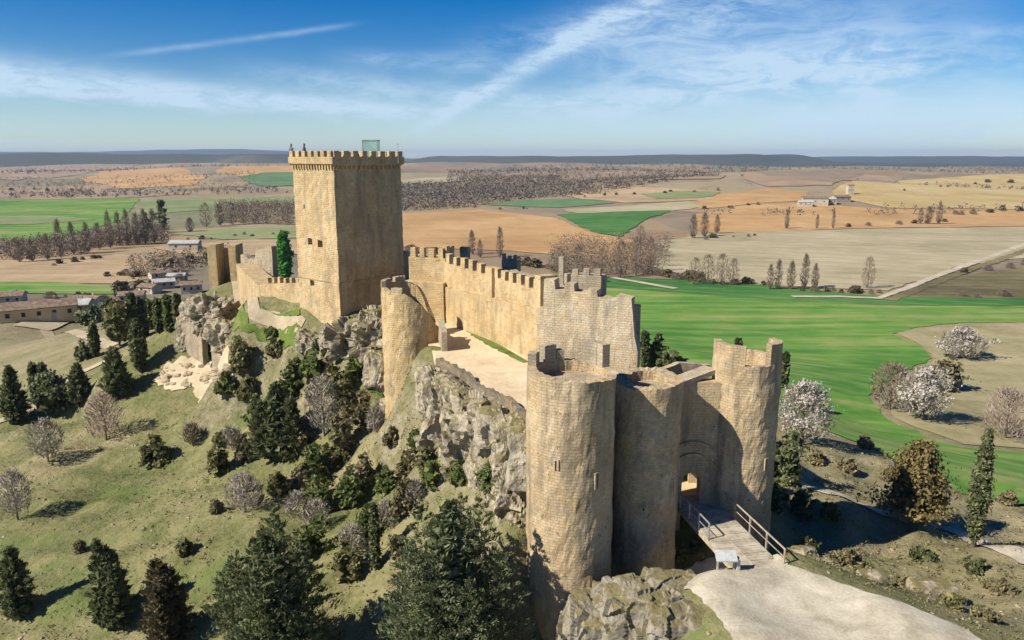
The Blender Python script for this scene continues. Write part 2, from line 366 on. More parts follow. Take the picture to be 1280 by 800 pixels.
def groundmat():
    m, N, b, _ = newmat('hill_and_plain_ground'); P = pos(N)
    sp = N.n('ShaderNodeSeparateXYZ'); N.t.links.new(P, sp.inputs[0])
    # the hillside: grass, dry grass, bare soil and rock on steep ground
    n1 = N.noise(P, .055, 5, .62, None, .3); n2 = N.noise(P, .35, 6, .65); n3 = N.noise(P, 2.2, 5, .72); n4 = N.noise(P, .13, 4, .6)
    mixf = N.m('ADD', N.m('MULTIPLY', n1, .42), N.m('ADD', N.m('MULTIPLY', n2, .32), N.m('MULTIPLY', n3, .28)))
    grass = N.ramp(mixf, [(.4, (.085, .1, .035)), (.48, (.15, .155, .065)), (.54, (.215, .2, .1)), (.62, (.3, .255, .155))])
    green = N.map(n4, .52, .66, 0, .6)
    grass = N.mix(N.m('MULTIPLY', green, N.map(n3, .25, .6)), grass, (.085, .15, .03))
    right = N.map(sp.outputs[0], 14, 30)
    soil = N.ramp(mixf, [(.38, (.135, .135, .06)), (.48, (.23, .205, .115)), (.57, (.3, .255, .16)), (.68, (.38, .32, .22))])
    grass = N.mix(N.m('MULTIPLY', right, .85), grass, soil)
    lft = N.m('MULTIPLY', N.map(sp.outputs[1], 100, 125), N.map(sp.outputs[0], -25, -40)); grass = N.mix(N.m('MULTIPLY', lft, .7), grass, soil)
    g = N.n('ShaderNodeNewGeometry'); ns = N.n('ShaderNodeSeparateXYZ'); N.t.links.new(g.outputs['True Normal'], ns.inputs[0])
    steep = N.m('MULTIPLY', N.map(N.m('ADD', ns.outputs[2], N.m('MULTIPLY', N.m('SUBTRACT', n2, .5), .5)), .74, .54), .8)
    rock = N.ramp(N.noise(P, .8, 6, .7), [(.36, (.12, .12, .05)), (.5, (.215, .19, .115)), (.66, (.35, .305, .22))])
    hill = N.mix(steep, grass, rock)
    # the plain: an old patchwork of ploughed, fallow and sown strips
    mp = N.n('ShaderNodeMapping'); N.t.links.new(P, mp.inputs[0]); mp.inputs['Scale'].default_value = (.0075, .0052, 0); mp.inputs['Rotation'].default_value = (0, 0, .35)
    vo = N.n('ShaderNodeTexVoronoi', feature='F1'); N.t.links.new(mp.outputs[0], vo.inputs['Vector']); vo.inputs['Scale'].default_value = 1; vo.inputs['Randomness'].default_value = .85
    sc = N.n('ShaderNodeSeparateColor'); N.t.links.new(vo.outputs['Color'], sc.inputs[0])
    fld = N.n('ShaderNodeValToRGB'); N.t.links.new(sc.outputs[0], fld.inputs[0]); fld.color_ramp.interpolation = 'CONSTANT'
    st = [(0, (.26, .19, .115)), (.15, (.19, .15, .11)), (.3, (.31, .22, .125)), (.45, (.22, .18, .13)), (.58, (.15, .13, .095)), (.7, (.29, .23, .15)), (.8, (.13, .16, .075)), (.86, (.24, .16, .1))]
    e = fld.color_ramp.elements
    while len(e) < len(st): e.new(.5)
    for x, (p, c) in zip(e, st): x.position = p; x.color = (*c, 1)
    pl = N.mix(N.map(N.noise(P, .02, 6, .7), .35, .7, 0, .5), fld.outputs[0], (.3, .25, .17))
    pl = N.mix(N.map(N.noise(P, .004, 5, .6), .45, .65, 0, .45), pl, (.21, .185, .13))
    pl = N.mix(N.map(N.noise(P, .035, 6, .75), .54, .68, 0, .65), pl, (.1, .09, .055))
    dn = N.n('ShaderNodeVectorMath', operation='DISTANCE'); N.t.links.new(P, dn.inputs[0]); dn.inputs[1].default_value = (0, 90, 20)
    far = N.map(N.m('ADD', dn.outputs['Value'], N.m('MULTIPLY', n1, 60)), 165, 225)
    col = N.mix(far, hill, pl)
    # plateau woods on the skyline
    ln = N.n('ShaderNodeVectorMath', operation='LENGTH'); N.t.links.new(P, ln.inputs[0])
    wd = N.m('MULTIPLY', N.map(N.m('ADD', ln.outputs['Value'], N.m('MULTIPLY', N.noise(P, .002, 4, .6), 900)), 5000, 5400), .93)
    col = N.mix(wd, col, N.mix(N.noise(P, .006, 5, .7), (.022, .036, .022), (.06, .07, .045)))
    setc(N, b, col); bumpn(N, b, N.m('ADD', n3, N.m('MULTIPLY', n2, .8)), .8, .35)
    return m
M['ground'] = groundmat()
def fieldmat(name, a, b_, c=None, rot=.3, rows=.05, scale=.012, tram=0):
    m, N, b, _ = newmat(name); P = pos(N)
    n1 = N.noise(P, scale, 5, .6, None, .4); n2 = N.noise(P, scale * 9, 5, .7)
    f = N.m('ADD', N.m('MULTIPLY', n1, .65), N.m('MULTIPLY', n2, .35))
    mp = N.n('ShaderNodeMapping'); N.t.links.new(P, mp.inputs[0]); mp.inputs['Rotation'].default_value = (0, 0, rot); mp.inputs['Scale'].default_value = (.012, .22, 1)
    st = N.n('ShaderNodeTexNoise'); N.t.links.new(mp.outputs[0], st.inputs['Vector']); st.inputs['Scale'].default_value = 1; st.inputs['Detail'].default_value = 4
    f = N.m('ADD', f, N.m('MULTIPLY', N.m('SUBTRACT', st.outputs[0], .5), rows * 6))
    col = N.ramp(f, [(.36, a), (.5, b_), (.64, c or tuple(x * 1.15 for x in b_))])
    blot = N.map(N.noise(P, scale * 2.3, 6, .72, (1, .45, 1), .6), .5, .7, 0, .38); col = N.mix(blot, col, tuple(x * .62 + y for x, y in zip(b_, (.045, .035, .02))))
    if tram:
        m2 = N.n('ShaderNodeMapping'); N.t.links.new(P, m2.inputs[0]); m2.inputs['Rotation'].default_value = (0, 0, rot + .25)
        wv = N.n('ShaderNodeTexWave', wave_type='BANDS', bands_direction='Y'); N.t.links.new(m2.outputs[0], wv.inputs['Vector']); wv.inputs['Scale'].default_value = tram; wv.inputs['Distortion'].default_value = .6; wv.inputs['Detail'].default_value = 2; wv.inputs['Detail Scale'].default_value = .3
        col = N.mix(N.m('MULTIPLY', N.map(wv.outputs['Fac'], .86, .99), N.map(n2, .3, .6, .1, .42)), col, (.2, .2, .1))
    setc(N, b, col); bumpn(N, b, n2, .3, .3); return m
M['green'] = fieldmat('young_wheat', (.05, .16, .024), (.11, .225, .04), (.24, .26, .095), .25, .1, .009, .026)
M['green_dark'] = fieldmat('dark_green_crop', (.03, .105, .025), (.045, .15, .032), (.09, .18, .05), .2, .08, .012, .03)
M['green_pale'] = fieldmat('pale_green_crop', (.12, .18, .07), (.19, .225, .1), (.27, .27, .15), .4)
M['green_grey'] = fieldmat('greyish_green_crop', (.06, .13, .06), (.1, .18, .085), (.15, .21, .1), .1)
M['beige'] = fieldmat('fallow_field', (.25, .225, .135), (.345, .3, .195), (.42, .365, .25), .3, .06, .012, .018)
M['ochre'] = fieldmat('ochre_ploughed_soil', (.31, .19, .085), (.4, .25, .115), (.46, .32, .165), .2)
M['yellow'] = fieldmat('yellow_stubble', (.31, .235, .105), (.4, .305, .14), (.45, .37, .2), .15)
M['tan'] = fieldmat('tan_ploughed_soil', (.26, .19, .115), (.36, .27, .165), (.44, .34, .22), .4)
M['brown'] = fieldmat('brown_fallow_soil', (.2, .15, .1), (.28, .205, .14), (.34, .26, .18), .6)
M['verge'] = fieldmat('scrub_verge', (.08, .075, .035), (.16, .135, .07), (.24, .2, .11), .3)
M['lush'] = fieldmat('lush_grass', (.06, .09, .018), (.1, .15, .03), (.19, .19, .07), .3, .05, .3)
M['sand'] = fieldmat('pale_sandy_track', (.3, .27, .205), (.43, .395, .315), (.54, .5, .42), .3, .05, .6)
M['court'] = fieldmat('sandy_courtyard', (.46, .37, .24), (.57, .465, .31), (.66, .55, .39), .3, .02, .35)
M['rubble'] = fieldmat('pale_rubble_soil', (.36, .29, .19), (.47, .39, .27), (.56, .48, .36), .3, .03, .4)
M['drymeadow'] = fieldmat('dry_meadow_grass', (.19, .175, .085), (.28, .25, .14), (.35, .31, .19), .3, .04, .05)
M['track'] = fieldmat('dusty_hill_track', (.27, .225, .15), (.36, .3, .21), (.44, .38, .28), .3, .02, .3)
M['road'] = fieldmat('pale_gravel_road', (.33, .29, .22), (.42, .37, .285), (.5, .45, .36), .3, .02, .1)

def leafmat(name, c1, c2, c3, trans=.25):
    m, N, b, out = newmat(name)
    g = N.n('ShaderNodeNewGeometry'); P = N.n('ShaderNodeTexCoord').outputs['Object']
    f = N.m('ADD', N.m('MULTIPLY', g.outputs['Random Per Island'], .5), N.m('MULTIPLY', N.noise(P, .9, 3, .6), .5))
    col = N.ramp(f, [(.25, c1), (.5, c2), (.78, c3)])
    setc(N, b, col); b.inputs['Roughness'].default_value = .75
    tr = N.n('ShaderNodeBsdfTranslucent'); N.t.links.new(col, tr.inputs[0])
    mx = N.n('ShaderNodeMixShader'); mx.inputs[0].default_value = trans
    N.t.links.new(b.outputs[0], mx.inputs[1]); N.t.links.new(tr.outputs[0], mx.inputs[2]); N.t.links.new(mx.outputs[0], out.inputs[0])
    return m
M['leaf_dark'] = leafmat('dark_conifer_needles', (.05, .062, .027), (.135, .155, .07), (.28, .295, .155), .42)
M['leaf_blue'] = leafmat('blue_green_needles', (.055, .07, .034), (.145, .17, .082), (.3, .32, .18), .35)
M['leaf_pine'] = leafmat('pine_needles', (.05, .066, .028), (.135, .16, .07), (.28, .3, .16), .35)
M['leaf_olive'] = leafmat('olive_leaves', (.09, .095, .038), (.2, .195, .085), (.33, .3, .15), .4)
M['leaf_brown'] = leafmat('brownish_conifer_needles', (.08, .065, .025), (.18, .145, .06), (.3, .24, .11), .3)
M['leaf_rust'] = leafmat('rusty_dark_needles', (.05, .044, .024), (.12, .1, .052), (.23, .19, .1), .3)
M['leaf_green'] = leafmat('fresh_green_leaves', (.075, .105, .032), (.16, .2, .065), (.28, .3, .13), .45)
M['leaf_ivy'] = leafmat('bright_ivy_leaves', (.04, .16, .02), (.07, .26, .03), (.12, .34, .06), .35)
M['twig'] = leafmat('bare_twigs', (.12, .09, .065), (.2, .155, .115), (.3, .245, .19), .1)
M['twig_grey'] = leafmat('grey_bare_twigs', (.19, .17, .13), (.33, .295, .24), (.47, .43, .37), .15)
M['twig_pink'] = leafmat('pinkish_budding_twigs', (.24, .17, .14), (.36, .27, .235), (.48, .39, .36), .2)
M['blossom'] = leafmat('almond_blossom', (.36, .325, .29), (.52, .48, .45), (.64, .61, .58), .3)
M['scrub'] = leafmat('dry_scrub_leaves', (.11, .1, .05), (.21, .185, .1), (.33, .285, .17), .3)
M['tuft'] = leafmat('grass_blades', (.14, .16, .05), (.22, .21, .085), (.34, .29, .15), .4)
M['wood_far'] = leafmat('far_bare_woodland', (.1, .085, .068), (.165, .14, .11), (.24, .205, .165), .1)
def plain(name, c1, c2, sc=2.0, rough=.85, metal=0.0):
    m, N, b, _ = newmat(name); P = pos(N)
    setc(N, b, N.mix(N.map(N.noise(P, sc, 5, .65), .35, .65), c1, c2)); b.inputs['Roughness'].default_value = rough; b.inputs['Metallic'].default_value = metal
    return m
M['bark'] = plain('bark', (.07, .055, .04), (.15, .12, .09), 4)
M['bark_pale'] = plain('pale_bark', (.16, .14, .115), (.28, .25, .21), 4)
M['wood'] = plain('weathered_wood', (.3, .25, .18), (.45, .39, .3), 3)
M['deck'] = plain('worn_bridge_planks', (.27, .24, .19), (.44, .4, .32), 1.5)
M['steel'] = plain('grey_steel', (.3, .29, .27), (.42, .4, .37), 3, .5, .3)
M['panel'] = plain('grey_panel_sheet', (.34, .36, .37), (.45, .47, .48), 2, .4)
M['dark'] = plain('shade_coloured_stone', (.05, .042, .032), (.09, .075, .055), 2)  # shade of openings and of the plinth corner put into the colour
M['tile'] = plain('brown_roof_tiles', (.13, .095, .07), (.25, .185, .14), .9)
M['tile_grey'] = plain('grey_roof_sheets', (.3, .3, .3), (.42, .42, .41), .6)
M['plaster'] = plain('cream_plaster', (.36, .32, .25), (.48, .43, .35), .5)
M['plaster_y'] = plain('ochre_plaster', (.56, .4, .2), (.64, .48, .27), .5)
M['pane'] = plain('dark_window_glass', (.02, .025, .03), (.05, .055, .06), 2, .15)
M['cloth'] = plain('dark_clothes', (.03, .035, .05), (.06, .07, .09), 8)
M['cloth_b'] = plain('blue_grey_clothes', (.09, .11, .15), (.14, .16, .2), 8)
M['skin'] = plain('skin', (.42, .27, .19), (.48, .32, .23), 8)
M['hair'] = plain('dark_hair', (.03, .02, .015), (.06, .045, .035), 8)
def glassmat():
    m, N, b, out = newmat('greenish_glass'); b.inputs['Base Color'].default_value = (.5, .68, .66, 1); b.inputs['Roughness'].default_value = .08
    b.inputs['Specular IOR Level'].default_value = .5
    tr = N.n('ShaderNodeBsdfTransparent'); tr.inputs[0].default_value = (.72, .86, .84, 1)
    mx = N.n('ShaderNodeMixShader'); mx.inputs[0].default_value = .35
    N.t.links.new(tr.outputs[0], mx.inputs[1]); N.t.links.new(b.outputs[0], mx.inputs[2]); N.t.links.new(mx.outputs[0], out.inputs[0]); return m
M['glass'] = glassmat()

# ------------------------------------------------------------------ ground sheet
na, nr = 640, 560
ang = np.radians(np.linspace(-74, 74, na)); rad = np.geomspace(5, 15800, nr)
rad = np.concatenate([np.linspace(5, 150, 300), np.geomspace(150.6, 15800, 300)]); nr = len(rad)
GX = np.sin(ang)[None, :] * rad[:, None]; GY = np.cos(ang)[None, :] * rad[:, None]
GZ = H(GX, GY)
idx = np.arange(na * nr).reshape(nr, na)
FQ = np.stack([idx[:-1, :-1], idx[:-1, 1:], idx[1:, 1:], idx[1:, :-1]], -1).reshape(-1, 4)
tag(npmesh('ground', np.stack([GX, GY, GZ], -1).reshape(-1, 3), FQ[:, ::-1], M['ground'], smooth=True), kind='structure')

def drape_world(name, pts, mat, off, cell, jitter, seed=0, kind='structure'):
    rng = random.Random(seed); P = []
    for i in range(len(pts)):
        a, b = Vector(pts[i][:2]), Vector(pts[(i + 1) % len(pts)][:2]); k = max(1, min(40, int((b - a).length / (cell * .8))))
        nn = Vector((-(b - a).y, (b - a).x)); nn = nn.normalized() if nn.length > 0 else nn
        for j in range(k): P.append(a.lerp(b, j / k) + nn * (rng.uniform(-1, 1) * jitter if j else 0))
    bm = bmesh.new(); f = bm.faces.new([bm.verts.new((p.x, p.y, 0)) for p in P])
    bmesh.ops.triangulate(bm, faces=[f])
    xs = [p.x for p in P]; ys = [p.y for p in P]
    for lo, hi, ax in ((min(xs), max(xs), 0), (min(ys), max(ys), 1)):
        k = min(90, int((hi - lo) / cell))
        for i in range(1, k + 1):
            co = [0, 0, 0]; no = [0, 0, 0]; co[ax] = lo + (hi - lo) * i / (k + 1); no[ax] = 1
            bmesh.ops.bisect_plane(bm, geom=bm.verts[:] + bm.edges[:] + bm.faces[:], plane_co=co, plane_no=no)
    bmesh.ops.triangulate(bm, faces=bm.faces[:])
    vv = np.array([(v.co.x, v.co.y) for v in bm.verts]); zz = H(vv[:, 0], vv[:, 1]) + off
    for v, z in zip(bm.verts, zz): v.co.z = z
    bmesh.ops.recalc_face_normals(bm, faces=bm.faces)
    if sum(f.normal.z for f in bm.faces) < 0: bmesh.ops.reverse_faces(bm, faces=bm.faces[:])
    me = bpy.data.meshes.new(name); bm.to_mesh(me); bm.free(); me.materials.append(mat)
    me.polygons.foreach_set('use_smooth', [True] * len(me.polygons))
    o = bpy.data.objects.new(name, me); C.objects.link(o); return tag(o, kind=kind)
def drape(name, px, mat, off=.1, cell=1.0, jitter=.2, seed=0):
    return drape_world(name, [hit(*p) for p in px], mat, off, cell, jitter, seed)
def ribbon(name, px, width, mat, off=.1, cell=1.0, jitter=.1, seed=0):
    """track of real width along a line of ground points"""
    P = [hit(*p) for p in px]; L, Rr = [], []
    for i, p in enumerate(P):
        d = P[min(i + 1, len(P) - 1)] - P[max(i - 1, 0)]; n = Vector((-d.y, d.x, 0)).normalized()
        wd = width[i] if isinstance(width, (list, tuple)) else width
        L.append(p + n * wd / 2); Rr.append(p - n * wd / 2)
    return drape_world(name, L + Rr[::-1], mat, off, cell, jitter, seed)
fields = [
 ('wheat_field', [(600,346),(690,350),(755,352),(900,364),(1110,375),(1470,380),(1470,401),(1200,404),(1150,409),(1115,418),(1150,432),(1165,448),(1120,468),(1085,495),(1110,525),(1200,560),(1470,590),(1470,642),(1230,622),(1130,584),(1060,550),(1000,528),(900,495),(760,480),(660,410)], 'green', .16, 4, .6),
 ('green_field', [(640,343),(760,346),(900,352),(1010,362),(1110,371),(1470,378),(1470,386),(1100,382),(950,374),(755,360),(650,352)], 'green_dark', .22, 5, .8),
 ('fallow_field', [(815,303),(900,291),(1060,287),(1470,278),(1470,300),(1200,333),(1110,364),(960,357),(870,352),(812,334)], 'beige', .25, 9, 1.5),
 ('meadow', [(1120,372),(1200,345),(1470,312),(1470,379)], 'verge', .2, 6, 1),
 ('ploughed_field', [(868,268),(930,257),(1000,254),(1110,262),(1470,262),(1470,277),(1060,286),(900,292),(868,288)], 'ochre', .3, 14, 2),
 ('stubble_field', [(1040,240),(1120,226),(1470,221),(1470,262),(1110,260),(1060,250)], 'yellow', .4, 18, 3),
 ('stubble_field', [(880,244),(960,236),(1010,240),(1000,251),(930,256),(870,262)], 'ochre', .4, 18, 3),
 ('ploughed_field', [(490,268),(600,262),(690,272),(735,290),(790,300),(815,318),(800,330),(640,314),(490,308)], 'ochre', .3, 12, 2),
 ('green_field', [(695,268),(770,265),(840,263),(800,279),(775,296),(748,292),(722,282)], 'green_dark', .5, 10, 1.5),
 ('green_field', [(600,256),(660,250),(730,249),(770,254),(700,260)], 'green_grey', .5, 14, 2),
 ('ploughed_field', [(690,240),(780,234),(880,238),(890,250),(780,254),(720,248)], 'tan', .5, 18, 3),
 ('green_field', [(800,243),(850,239),(900,241),(880,248),(820,249)], 'green_pale', .8, 18, 2),
 ('fallow_field', [(700,262),(860,252),(880,259),(840,264),(720,267)], 'beige', .45, 14, 2),
 ('dry_meadow', [(1116,415),(1200,406),(1470,402),(1470,575),(1205,556),(1120,524),(1092,497),(1128,470),(1170,449),(1152,432)], 'drymeadow', .13, 3, .5),
 ('wheat_field', [(-190,249),(60,246),(175,248),(165,262),(150,276),(60,301),(-190,305)], 'green', .35, 12, 2),
 ('green_field', [(-190,272),(60,270),(120,275),(40,281),(-190,284)], 'green_pale', .6, 12, 1),
 ('green_field', [(175,249),(380,246),(380,262),(280,262),(170,270)], 'green_pale', .4, 14, 2),
 ('green_field', [(210,292),(300,285),(380,284),(380,298),(280,300)], 'green_pale', .4, 9, 1.5),
 ('ploughed_field', [(-190,332),(60,324),(140,318),(215,322),(205,345),(150,355),(-190,351)], 'tan', .25, 8, 1.5),
 ('wheat_field', [(-190,351),(70,353),(145,358),(142,368),(60,368),(-190,363)], 'green', .32, 7, 1),
 ('ploughed_field', [(190,310),(300,300),(380,300),(380,318),(240,322)], 'tan', .4, 9, 1.5),
 ('ploughed_field', [(100,224),(140,212),(230,210),(262,220),(240,232),(150,236)], 'ochre', .6, 30, 4),
 ('ploughed_field', [(270,214),(340,207),(380,208),(380,216),(300,222)], 'ochre', .6, 35, 5),
 ('green_field', [(300,222),(330,216),(385,216),(385,232),(330,234)], 'green_grey', .9, 25, 4),
 ('fallow_field', [(-190,240),(60,234),(160,238),(240,242),(175,247),(-190,247)], 'brown', .6, 20, 3),
 ('fallow_field', [(490,226),(560,221),(600,225),(540,230),(490,231)], 'beige', 1, 35, 4),
 ('ploughed_field', [(930,224),(1080,218),(1130,222),(1040,232),(960,234)], 'brown', .8, 30, 4),
 ('stubble_field', [(700,222),(840,215),(930,217),(900,224),(760,229)], 'brown', 1, 40, 5),
 ('ploughed_field', [(-190,214),(60,204),(180,205),(110,216),(20,226)], 'brown', 1, 40, 5),
]
for i, (nm, px, mk, off, cell, jt) in enumerate(fields): drape(nm, px, M[mk], off, cell, jt, i)
ribbon('road', [(1098,374),(1125,364),(1160,350),(1200,335),(1240,321),(1300,300),(1400,268)], [2.6, 3, 3.4, 3.8, 4.2, 4.6, 5], M['road'], .4, 5, .3, 3)
ribbon('verge', [(1112,376),(1160,357),(1205,340),(1250,325),(1300,307),(1400,276)], 5, M['verge'], .34, 5, .6, 4)
ribbon('path', [(765,348),(800,354),(845,362)], 3.5, M['road'], .5, 5, .4, 4)
ribbon('path', [(990,372),(1050,372),(1100,374)], 3.5, M['road'], .5, 5, .4, 4)
# the hill's own tracks
drape('forecourt', [(846,722),(870,704),(905,698),(925,704),(985,708),(1030,722),(1090,744),(1150,765),(1210,790),(1262,830),(1180,850),(960,850),(915,800),(885,760),(850,738)], M['sand'], .12, .5, .09, 2)
ribbon('path', [(985,598),(1020,612),(1070,630),(1130,648),(1190,662),(1240,684),(1300,704)], [1.2, 1.5, 1.6, 1.6, 1.6, 1.8, 2], M['sand'], .15, .9, .12, 3)
ribbon('path', [(282,352),(300,376),(318,393),(345,402),(378,408)], [2.6, 1.6, 1.3, 1.2, 1.0], M['track'], .15, .8, .12, 3)
ribbon('path', [(-10,530),(40,512),(88,472),(140,448)], [1.6, 1.6, 1.6, 1.5], M['track'], .15, 1.2, .2, 4)
ribbon('path', [(55,408),(140,434)], [2.5, 2], M['track'], .15, 1.2, .2, 4)
drape('grass_bank', [(282,402),(310,406),(350,412),(398,424),(402,438),(370,437),(330,428),(292,417)], M['lush'], .16, .8, .2, 5)
drape('grass_bank', [(322,381),(374,388),(375,395),(345,394)], M['lush'], .2, .6, .1, 6)
drape('grass_bank', [(440,448),(456,456),(478,484),(480,500),(462,492),(446,470)], M['lush'], .16, .6, .15, 7)
drape('yard', [(15,408),(60,396),(95,381),(122,380),(110,396),(60,415)], M['track'], .3, 3, .4, 8)

# courtyard floor inside the ring of walls: one flat sandy terrace
tl = [atz(548, 452, 34.75), atz(575, 466, 34.75), atz(602, 486, 34.75), atz(632, 504, 34.75), atz(668, 524, 34.75)]
mb = MB(); rng = random.Random(3)
court = [(p.x, p.y) for p in tl] + [(2.6, 63.6), (-6.6, 80), (-10.6, 81), (-10, 76), (-8.2, 71)]
cv = [(x, y, 34.75) for x, y in court]
mb.quad(*cv); 
for i in range(len(cv)):
    a, b = cv[i], cv[(i + 1) % len(cv)]; mb.quad(a, b, (b[0], b[1], 32), (a[0], a[1], 32))
tag(mb.build('courtyard', M['court']), kind='structure')
mbg = MB(); g0, g1 = atz(572, 404, 34.78), atz(655, 453, 34.78); gd = (g1 - g0).normalized(); gn = Vector((-gd.y, gd.x, 0))
Lg = [Vector(g0).lerp(g1, k / 30) - gn * (.12 + .5 * math.sin(math.pi * k / 30) * rng.uniform(.5, 1.3)) for k in range(31)]; Rg = [Vector(g0).lerp(g1, k / 30) + gn * .5 for k in range(31)]
for k in range(30): mbg.quad(Lg[k], Lg[k + 1], Rg[k + 1], Rg[k])
tag(mbg.build('grass_strip', M['lush']), kind='structure')

# ------------------------------------------------------------------ castle: builders
def nz(p, s): return mnoise.noise(Vector(p) * s)
def round_tower(name, c, R_, z0, top, label, mat, base=0.0, thick=.55, floor_z=None, rows=34, seg=88, group=None, rough=.1, slits=()):
    """hollow round tower: top(angle) gives the broken wall head, angle 0 = +x, counter-clockwise"""
    root = empty(name, (c[0], c[1], z0), label, 'tower', group)
    mb = MB(); V = mb.v
    tops = [top(2 * math.pi * j / seg) for j in range(seg)]
    fz = floor_z if floor_z is not None else min(tops) - .6
    def P(a, r, z): 
        r = r + rough * (nz((c[0] + math.cos(a) * 3, c[1] + math.sin(a) * 3, z), .8) + .6 * nz((math.cos(a) * 9, math.sin(a) * 9, z * 2.4), .9))
        return (c[0] + math.cos(a) * r, c[1] + math.sin(a) * r, z)
    for i in range(rows + 1):
        for j in range(seg):
            t = i / rows; z = z0 + (tops[j] - z0) * t; a = 2 * math.pi * j / seg
            V.append(P(a, R_ + base * max(0, 1 - t * 3.2) ** 1.5, z))
    for i in range(rows):
        for j in range(seg): mb.f.append((i * seg + j, i * seg + (j + 1) % seg, (i + 1) * seg + (j + 1) % seg, (i + 1) * seg + j))
    b0 = len(V)
    for k, zz in enumerate((None, None, fz)):
        for j in range(seg):
            a = 2 * math.pi * j / seg; z = tops[j] + .04 * nz((a * 5, 1, 2), 3) if zz is None else min(zz, tops[j] - .05)
            V.append(P(a, R_ - (thick * .5 if k == 0 else thick), z if k < 2 else z))
    for k in range(3):
        lo = rows * seg if k == 0 else b0 + (k - 1) * seg
        hi = b0 + k * seg
        for j in range(seg): mb.f.append((lo + j, lo + (j + 1) % seg, hi + (j + 1) % seg, hi + j))
    mb.build('wall', mat, root, cyl=(c[0], c[1], R_))
    fl = MB(); fl.quad(*[(c[0] + math.cos(a) * (R_ - thick + .05), c[1] + math.sin(a) * (R_ - thick + .05), fz + .02) for a in np.linspace(0, 2 * math.pi, 33)[:-1]])
    fl.build('floor', M['stone_grey'], root)
    for a, z, sw, sh in slits:
        s = MB(); n_ = Vector((math.cos(a), math.sin(a), 0)); tt = (-n_.y, n_.x); p = Vector((c[0], c[1], z)) + n_ * (R_ - .03)
        # stone surround and a dark block whose colour stands for the slot's shade
        for sgn in (-1, 1): s.box(p + Vector(tt + (0,)) * sgn * (sw / 2 + .07), .14, .22, sh + .2, tt)
        s.box(p + Vector((0, 0, sh + .1)), sw, .22, .12, tt)
        so_ = s.build('slit_frame', mat, root)
        d = MB(); d.box(p - n_ * .02, sw, .14, sh + .1, tt); o = d.build('arrow_slit', M['dark'], root)
    return root
def sector(c, R0, R1, a0, a1, z0, z1, n=8, jit=.03, slope=0):
    """curved merlon: a wall sector between two radii"""
    mb = MB(); rng = random.Random(int(a0 * 1000))
    for k in range(n + 1):
        a = a0 + (a1 - a0) * k / n
        zt = z1 + slope * k / n + rng.uniform(-jit, jit)
        for r, z in ((R0, z0), (R1, z0), (R1, zt), (R0, zt)): mb.v.append((c[0] + math.cos(a) * r, c[1] + math.sin(a) * r, z))
    for k in range(n):
        for q in range(4): mb.f.append((k * 4 + q, k * 4 + (q + 1) % 4, k * 4 + 4 + (q + 1) % 4, k * 4 + 4 + q))
    mb.f.append((0, 1, 2, 3)); mb.f.append((n * 4 + 3, n * 4 + 2, n * 4 + 1, n * 4))
    return mb
def wall(name, st, thick, mat, parent, jag=.08, step=.6, side=1, seed=0, bot_jag=0):
    """wall along stations (x, y, zbase, ztop); its body lies on the given side of the line"""
    rng = random.Random(seed); pts = []
    for i in range(len(st) - 1):
        a, b = Vector(st[i]), Vector(st[i + 1]); k = max(1, int((Vector(a[:2]) - Vector(b[:2])).length / step))
        for j in range(k): pts.append(a.lerp(b, j / k))
    pts.append(Vector(st[-1]))
    pts = [(p[0], p[1], p[2], p[3] + rng.uniform(-jag, jag)) for p in pts]
    mb = MB(); m = len(pts); nrow = 10
    for i, p in enumerate(pts):
        a, b = pts[max(i - 1, 0)], pts[min(i + 1, m - 1)]; d = Vector((b[0] - a[0], b[1] - a[1])).normalized(); n_ = Vector((-d.y, d.x)) * side
        for sd in (0, 1):
            for r in range(nrow + 1):
                t = r / nrow; z = p[2] + (p[3] - p[2]) * t; off = thick * sd
                w_ = .06 * nz((p[0], p[1], z), .9) + .03 * nz((p[0], p[1], z), 2.7)
                mb.v.append((p[0] + n_.x * (off + w_), p[1] + n_.y * (off + w_), z))
    K = 2 * (nrow + 1)
    for i in range(m - 1):
        for sd in (0, 1):
            for r in range(nrow):
                q = sd * (nrow + 1) + r; mb.f.append((i * K + q, (i + 1) * K + q, (i + 1) * K + q + 1, i * K + q + 1))
        a, b = nrow, 2 * nrow + 1; mb.f.append((i * K + a, (i + 1) * K + a, (i + 1) * K + b, i * K + b))
    for i in (0, m - 1):
        for r in range(nrow): mb.f.append((i * K + r, i * K + r + 1, i * K + nrow + 2 + r, i * K + nrow + 1 + r))
    return mb.build(name, mat, parent)
def merlon(parent, p, d, wd, th, h, mat, rng, cap=True):
    mb = MB(); mb.box(p, wd, th, h, (d[0], d[1]), .025, rng)
    return mb.build('merlon', mat, parent, bevel=.03)
def merlon_row(parent, a, b, n, wd, th, h, mat, seed, side=1, skip=()):
    rng = random.Random(seed); a, b = Vector(a), Vector(b); d = Vector((b.x - a.x, b.y - a.y, 0)).normalized(); nn = Vector((-d.y, d.x, 0)) * side
    for i in range(n):
        if i in skip: continue
        p = a.lerp(b, (i + .5) / n) + nn * (th / 2); p.z -= .08
        merlon(parent, p, d, wd * rng.uniform(.88, 1.1), th, (h + .08) * rng.uniform(.85, 1.08), mat, rng)
